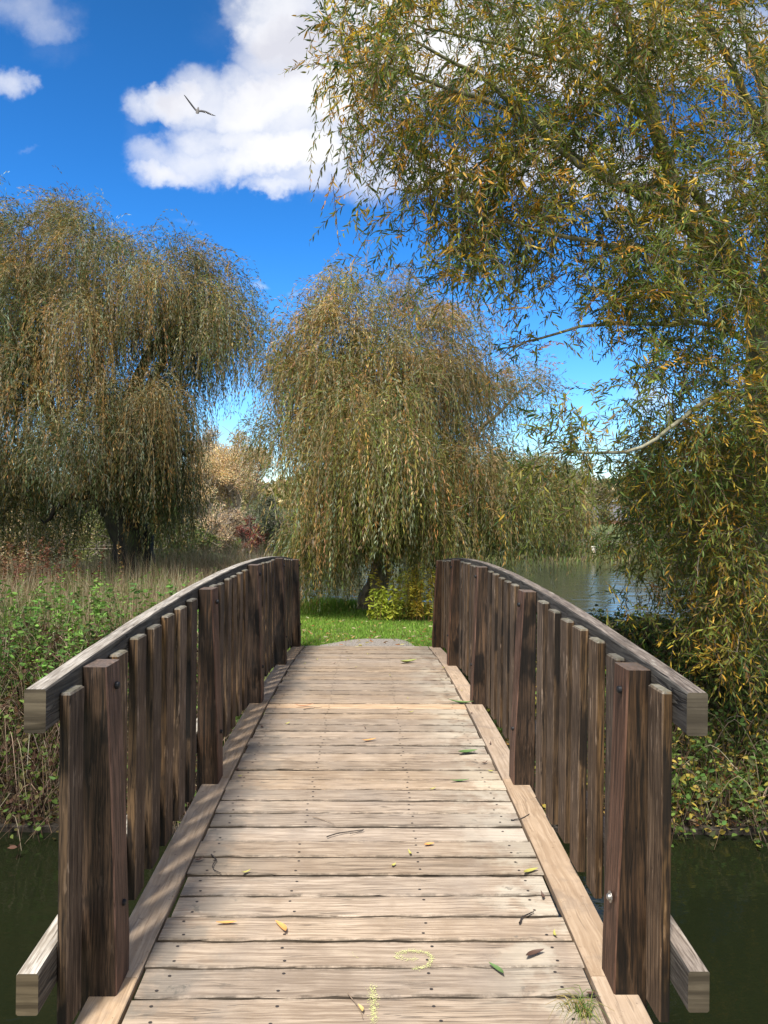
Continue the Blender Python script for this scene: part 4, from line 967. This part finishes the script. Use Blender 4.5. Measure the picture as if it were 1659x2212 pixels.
def on(px_, py_):
    v = at(px_, py_, 1.0)
    y_ = 3.0
    for _ in range(30): y_ = dz(y_) / v[2]
    return float(v[0] * y_), float(y_)
OR = (.62, .30, .09); GN = (.10, .17, .05); BR_ = (.085, .045, .03); TN = (.36, .22, .13)
for (px_, py_, L_, W_, rt, c, lb) in (
  (619, 2010, .085, .022, -1.0, OR, 'orange willow leaf pointing along the deck on the third near plank'),
  (502, 2001, .08, .015, .05, OR, 'orange willow leaf lying crosswise near the left side of the deck'),
  (1084, 2101, .075, .018, -1.0, GN, 'small green leaf on a near plank right of the chalk mark'),
  (1168, 2068, .085, .022, .5, BR_, 'curled dark leaf near the right edge of the near deck'),
  (941, 1829, .05, .02, .3, OR, 'small orange leaf in the middle distance on the deck, right of centre'),
  (813, 1603, .10, .022, .4, OR, 'orange leaf at the middle of the deck far up the bridge'),
  (673, 1528, .15, .022, .15, (.5, .24, .13), 'pinkish leaf lying beside the pale new plank'),
  (1026, 1630, .13, .045, .3, GN, 'green leaf on the right of the deck near the edge board'),
  (1008, 1692, .11, .02, .1, GN, 'thin green leaf lying against the right edge of the deck'),
  (900, 1433, .20, .08, .5, (.30, .33, .1), 'yellow-green leaf near the far end of the deck'),
  (1012, 1522, .20, .04, -.3, GN, 'green leaf by the right edge board at the pale new plank'),
  (1160, 1888, .08, .022, .5, (.36, .33, .08), 'yellowish leaf on the seam of the right edge board'),
  (790, 2185, .04, .012, -1.2, (.55, .38, .14), 'tiny straw leaf at the foot of the chalk line')):
    x_, y_ = on(px_, py_); fallen('fallen_leaf', lb, x_, y_, L_, W_, rt, c)
for k in range(40):
    y_ = 2.3 + 6.4 * random.random() ** 1.3; s_ = random.random()
    x_ = random.uniform(-.7, .7) if s_ < .55 else random.choice([1, 1, -1]) * random.uniform(.68, .80)
    lb, gp = ('small curled dry brown leaf lying on the deck planks', 'dry leaves on the planks') if abs(x_) < .68 else (('small curled dry brown leaf by the right edge board', 'dry leaves by the right edge board') if x_ > 0 else ('small curled dry brown leaf by the left edge board', 'dry leaves by the left edge board'))
    fallen('fallen_leaf', lb, x_, y_, random.uniform(.022, .05), random.uniform(.008, .016), random.uniform(0, 6.3), BR_ if random.random() < .65 else TN, 1.0, gp)
def twig(label, pts, r):
    P = []
    for (px_, py_) in pts: x_, y_ = on(px_, py_); P.append((x_, y_, dz(y_) + .006 + r))
    c0 = np.array(P[0]); V, F = tubes([(curve(np.array(P) - c0, 10, .001), np.linspace(r, r * .5, 10))], 5)
    tag(mesh('fallen_twig', V, F, M['dead'] if r < .0022 else M['nail'], loc=tuple(c0)), label, 'twig', 'twigs on the deck')
twig('curved dark twig near the right edge of the near deck', [(1135, 2000), (1143, 1985), (1166, 1975)], .004)
twig('thin dark twig lying crosswise in the middle of the deck', [(720, 1812), (750, 1803), (800, 1797), (770, 1805)], .003)
twig('thin straw-coloured twig left of centre on the deck', [(690, 1768), (715, 1775), (735, 1782)], .002)
twig('thin dark twig on the right edge board beside the second post', [(1118, 1775), (1140, 1772), (1158, 1762)], .003)
twig('hooked brown twig near the left edge of the deck', [(470, 1850), (480, 1862), (472, 1878), (490, 1890)], .003)
twig('thin dark twig near the left edge further up the deck', [(672, 1535), (690, 1532), (712, 1530)], .003)
twig('straw-coloured twig beside the chalk line', [(762, 2150), (785, 2180), (795, 2205)], .002)

# grass tuft at the foot of the right post
x_, y_ = on(1268, 2185); n = 60; root = empty('grass_tuft', (x_, y_, dz(y_)), 'tuft of yellow-green grass growing through the boards at the lower right of the deck', 'grass tuft')
lines_c = []
a = rng.uniform(0, 6.28, n); V_, F_ = [], []
for i in range(n):
    L_ = rng.uniform(.05, .13); d_ = np.array([math.cos(a[i]), math.sin(a[i]), 0]); p0 = np.array([x_, y_, dz(y_) - .01]) + np.array([rng.normal(0, .016), rng.normal(0, .016), 0])
    lines_c.append((curve([p0, p0 + d_ * L_ * .35 + (0, 0, L_ * .5), p0 + d_ * L_ * .9 + (0, 0, L_ * .25)], 6), np.linspace(.0016, .0005, 6)))
V, F = tubes(lines_c, 3); mesh('blades', V, F, M['grass'], root, col=np.repeat(pick([(.25, .30, .07), (.42, .36, .14), (.13, .2, .05)], n), 18, 0))

# ------------------------------------------------------------------ gull
def gull(p, d):
    c_ = at(p[0], p[1], d); k = d / FV
    V, F = [], []
    # body: head away up, tail towards the viewer and low
    prof = [(-.19, .006, 0), (-.17, .028, -.002), (-.13, .045, 0), (-.05, .062, .004), (.03, .066, .006), (.10, .052, .006), (.14, .036, .012), (.18, .036, .02), (.215, .026, .022), (.245, .008, .014), (.26, .003, .01)]
    m_ = 10
    for (yy_, r, zz) in prof:
        for q in range(m_):
            an = q * 2 * math.pi / m_; fl = .35 if yy_ < -.15 else (.7 if yy_ < -.1 else .92)
            wx = r * (1.5 if yy_ < -.12 else 1); V.append((wx * math.cos(an), yy_, zz + r * fl * math.sin(an)))
    for i in range(len(prof) - 1):
        for q in range(m_): F.append((i * m_ + q, i * m_ + (q + 1) % m_, (i + 1) * m_ + (q + 1) % m_, (i + 1) * m_ + q))
    F.append(tuple(reversed(range(m_)))); F.append(tuple((len(prof) - 1) * m_ + q for q in range(m_)))
    # wings: swept, thick plates growing out of the shoulders
    for s, path_ in ((-1, [(.03, .02), (.10, .055), (.24, .20), (.36, .36), (.44, .50), (.48, .585), (.50, .63)]), (1, [(.03, .02), (.14, .03), (.30, -.005), (.42, -.035), (.54, -.045), (.64, -.03), (.72, -.012)])):
        ch = [.16, .15, .155, .13, .10, .06, .01]; ly = [.06, .08, .12, .10, .04, -.03, -.10]
        o_ = len(V)
        for (xx, zz), c2, le in zip(path_, ch, ly):
            for (fy, tz) in ((0, 0), (-.35, .013), (-1, 0), (-.35, -.009)): V.append((s * xx, le + fy * c2, zz + tz * (c2 / .15)))
        for i in range(len(path_) - 1):
            for q in range(4):
                f_ = (o_ + i * 4 + q, o_ + i * 4 + (q + 1) % 4, o_ + (i + 1) * 4 + (q + 1) % 4, o_ + (i + 1) * 4 + q); F.append(f_ if s > 0 else tuple(reversed(f_)))
        F.append(tuple(o_ + len(path_) * 4 - 4 + q for q in range(4))); F.append(tuple(o_ + q for q in reversed(range(4))))
    m, t, b, o = newmat('gull_feathers')
    g = N(t, 'ShaderNodeTexCoord').outputs['Object']; s_ = N(t, 'ShaderNodeSeparateXYZ'); lk(t, g, s_.inputs[0])
    ax = mth(t, 'ABSOLUTE', s_.outputs[0])
    cc = mix(t, maprange(t, ax, .05, .12), (.13, .12, .115), (.075, .07, .07)); cc = mix(t, maprange(t, ax, .5, .6), cc, (.03, .03, .03))
    lk(t, cc, b.inputs['Base Color']); b.inputs['Roughness'].default_value = .8
    o = mesh('gull', V, F, m, loc=tuple(c_), rot=(R(58), R(4), R(8)), smooth=True)
    o.scale = (.86,) * 3
    return tag(o, 'grey gull gliding with spread wings in front of the cloud', 'bird')
gull((427, 240), 26.0)
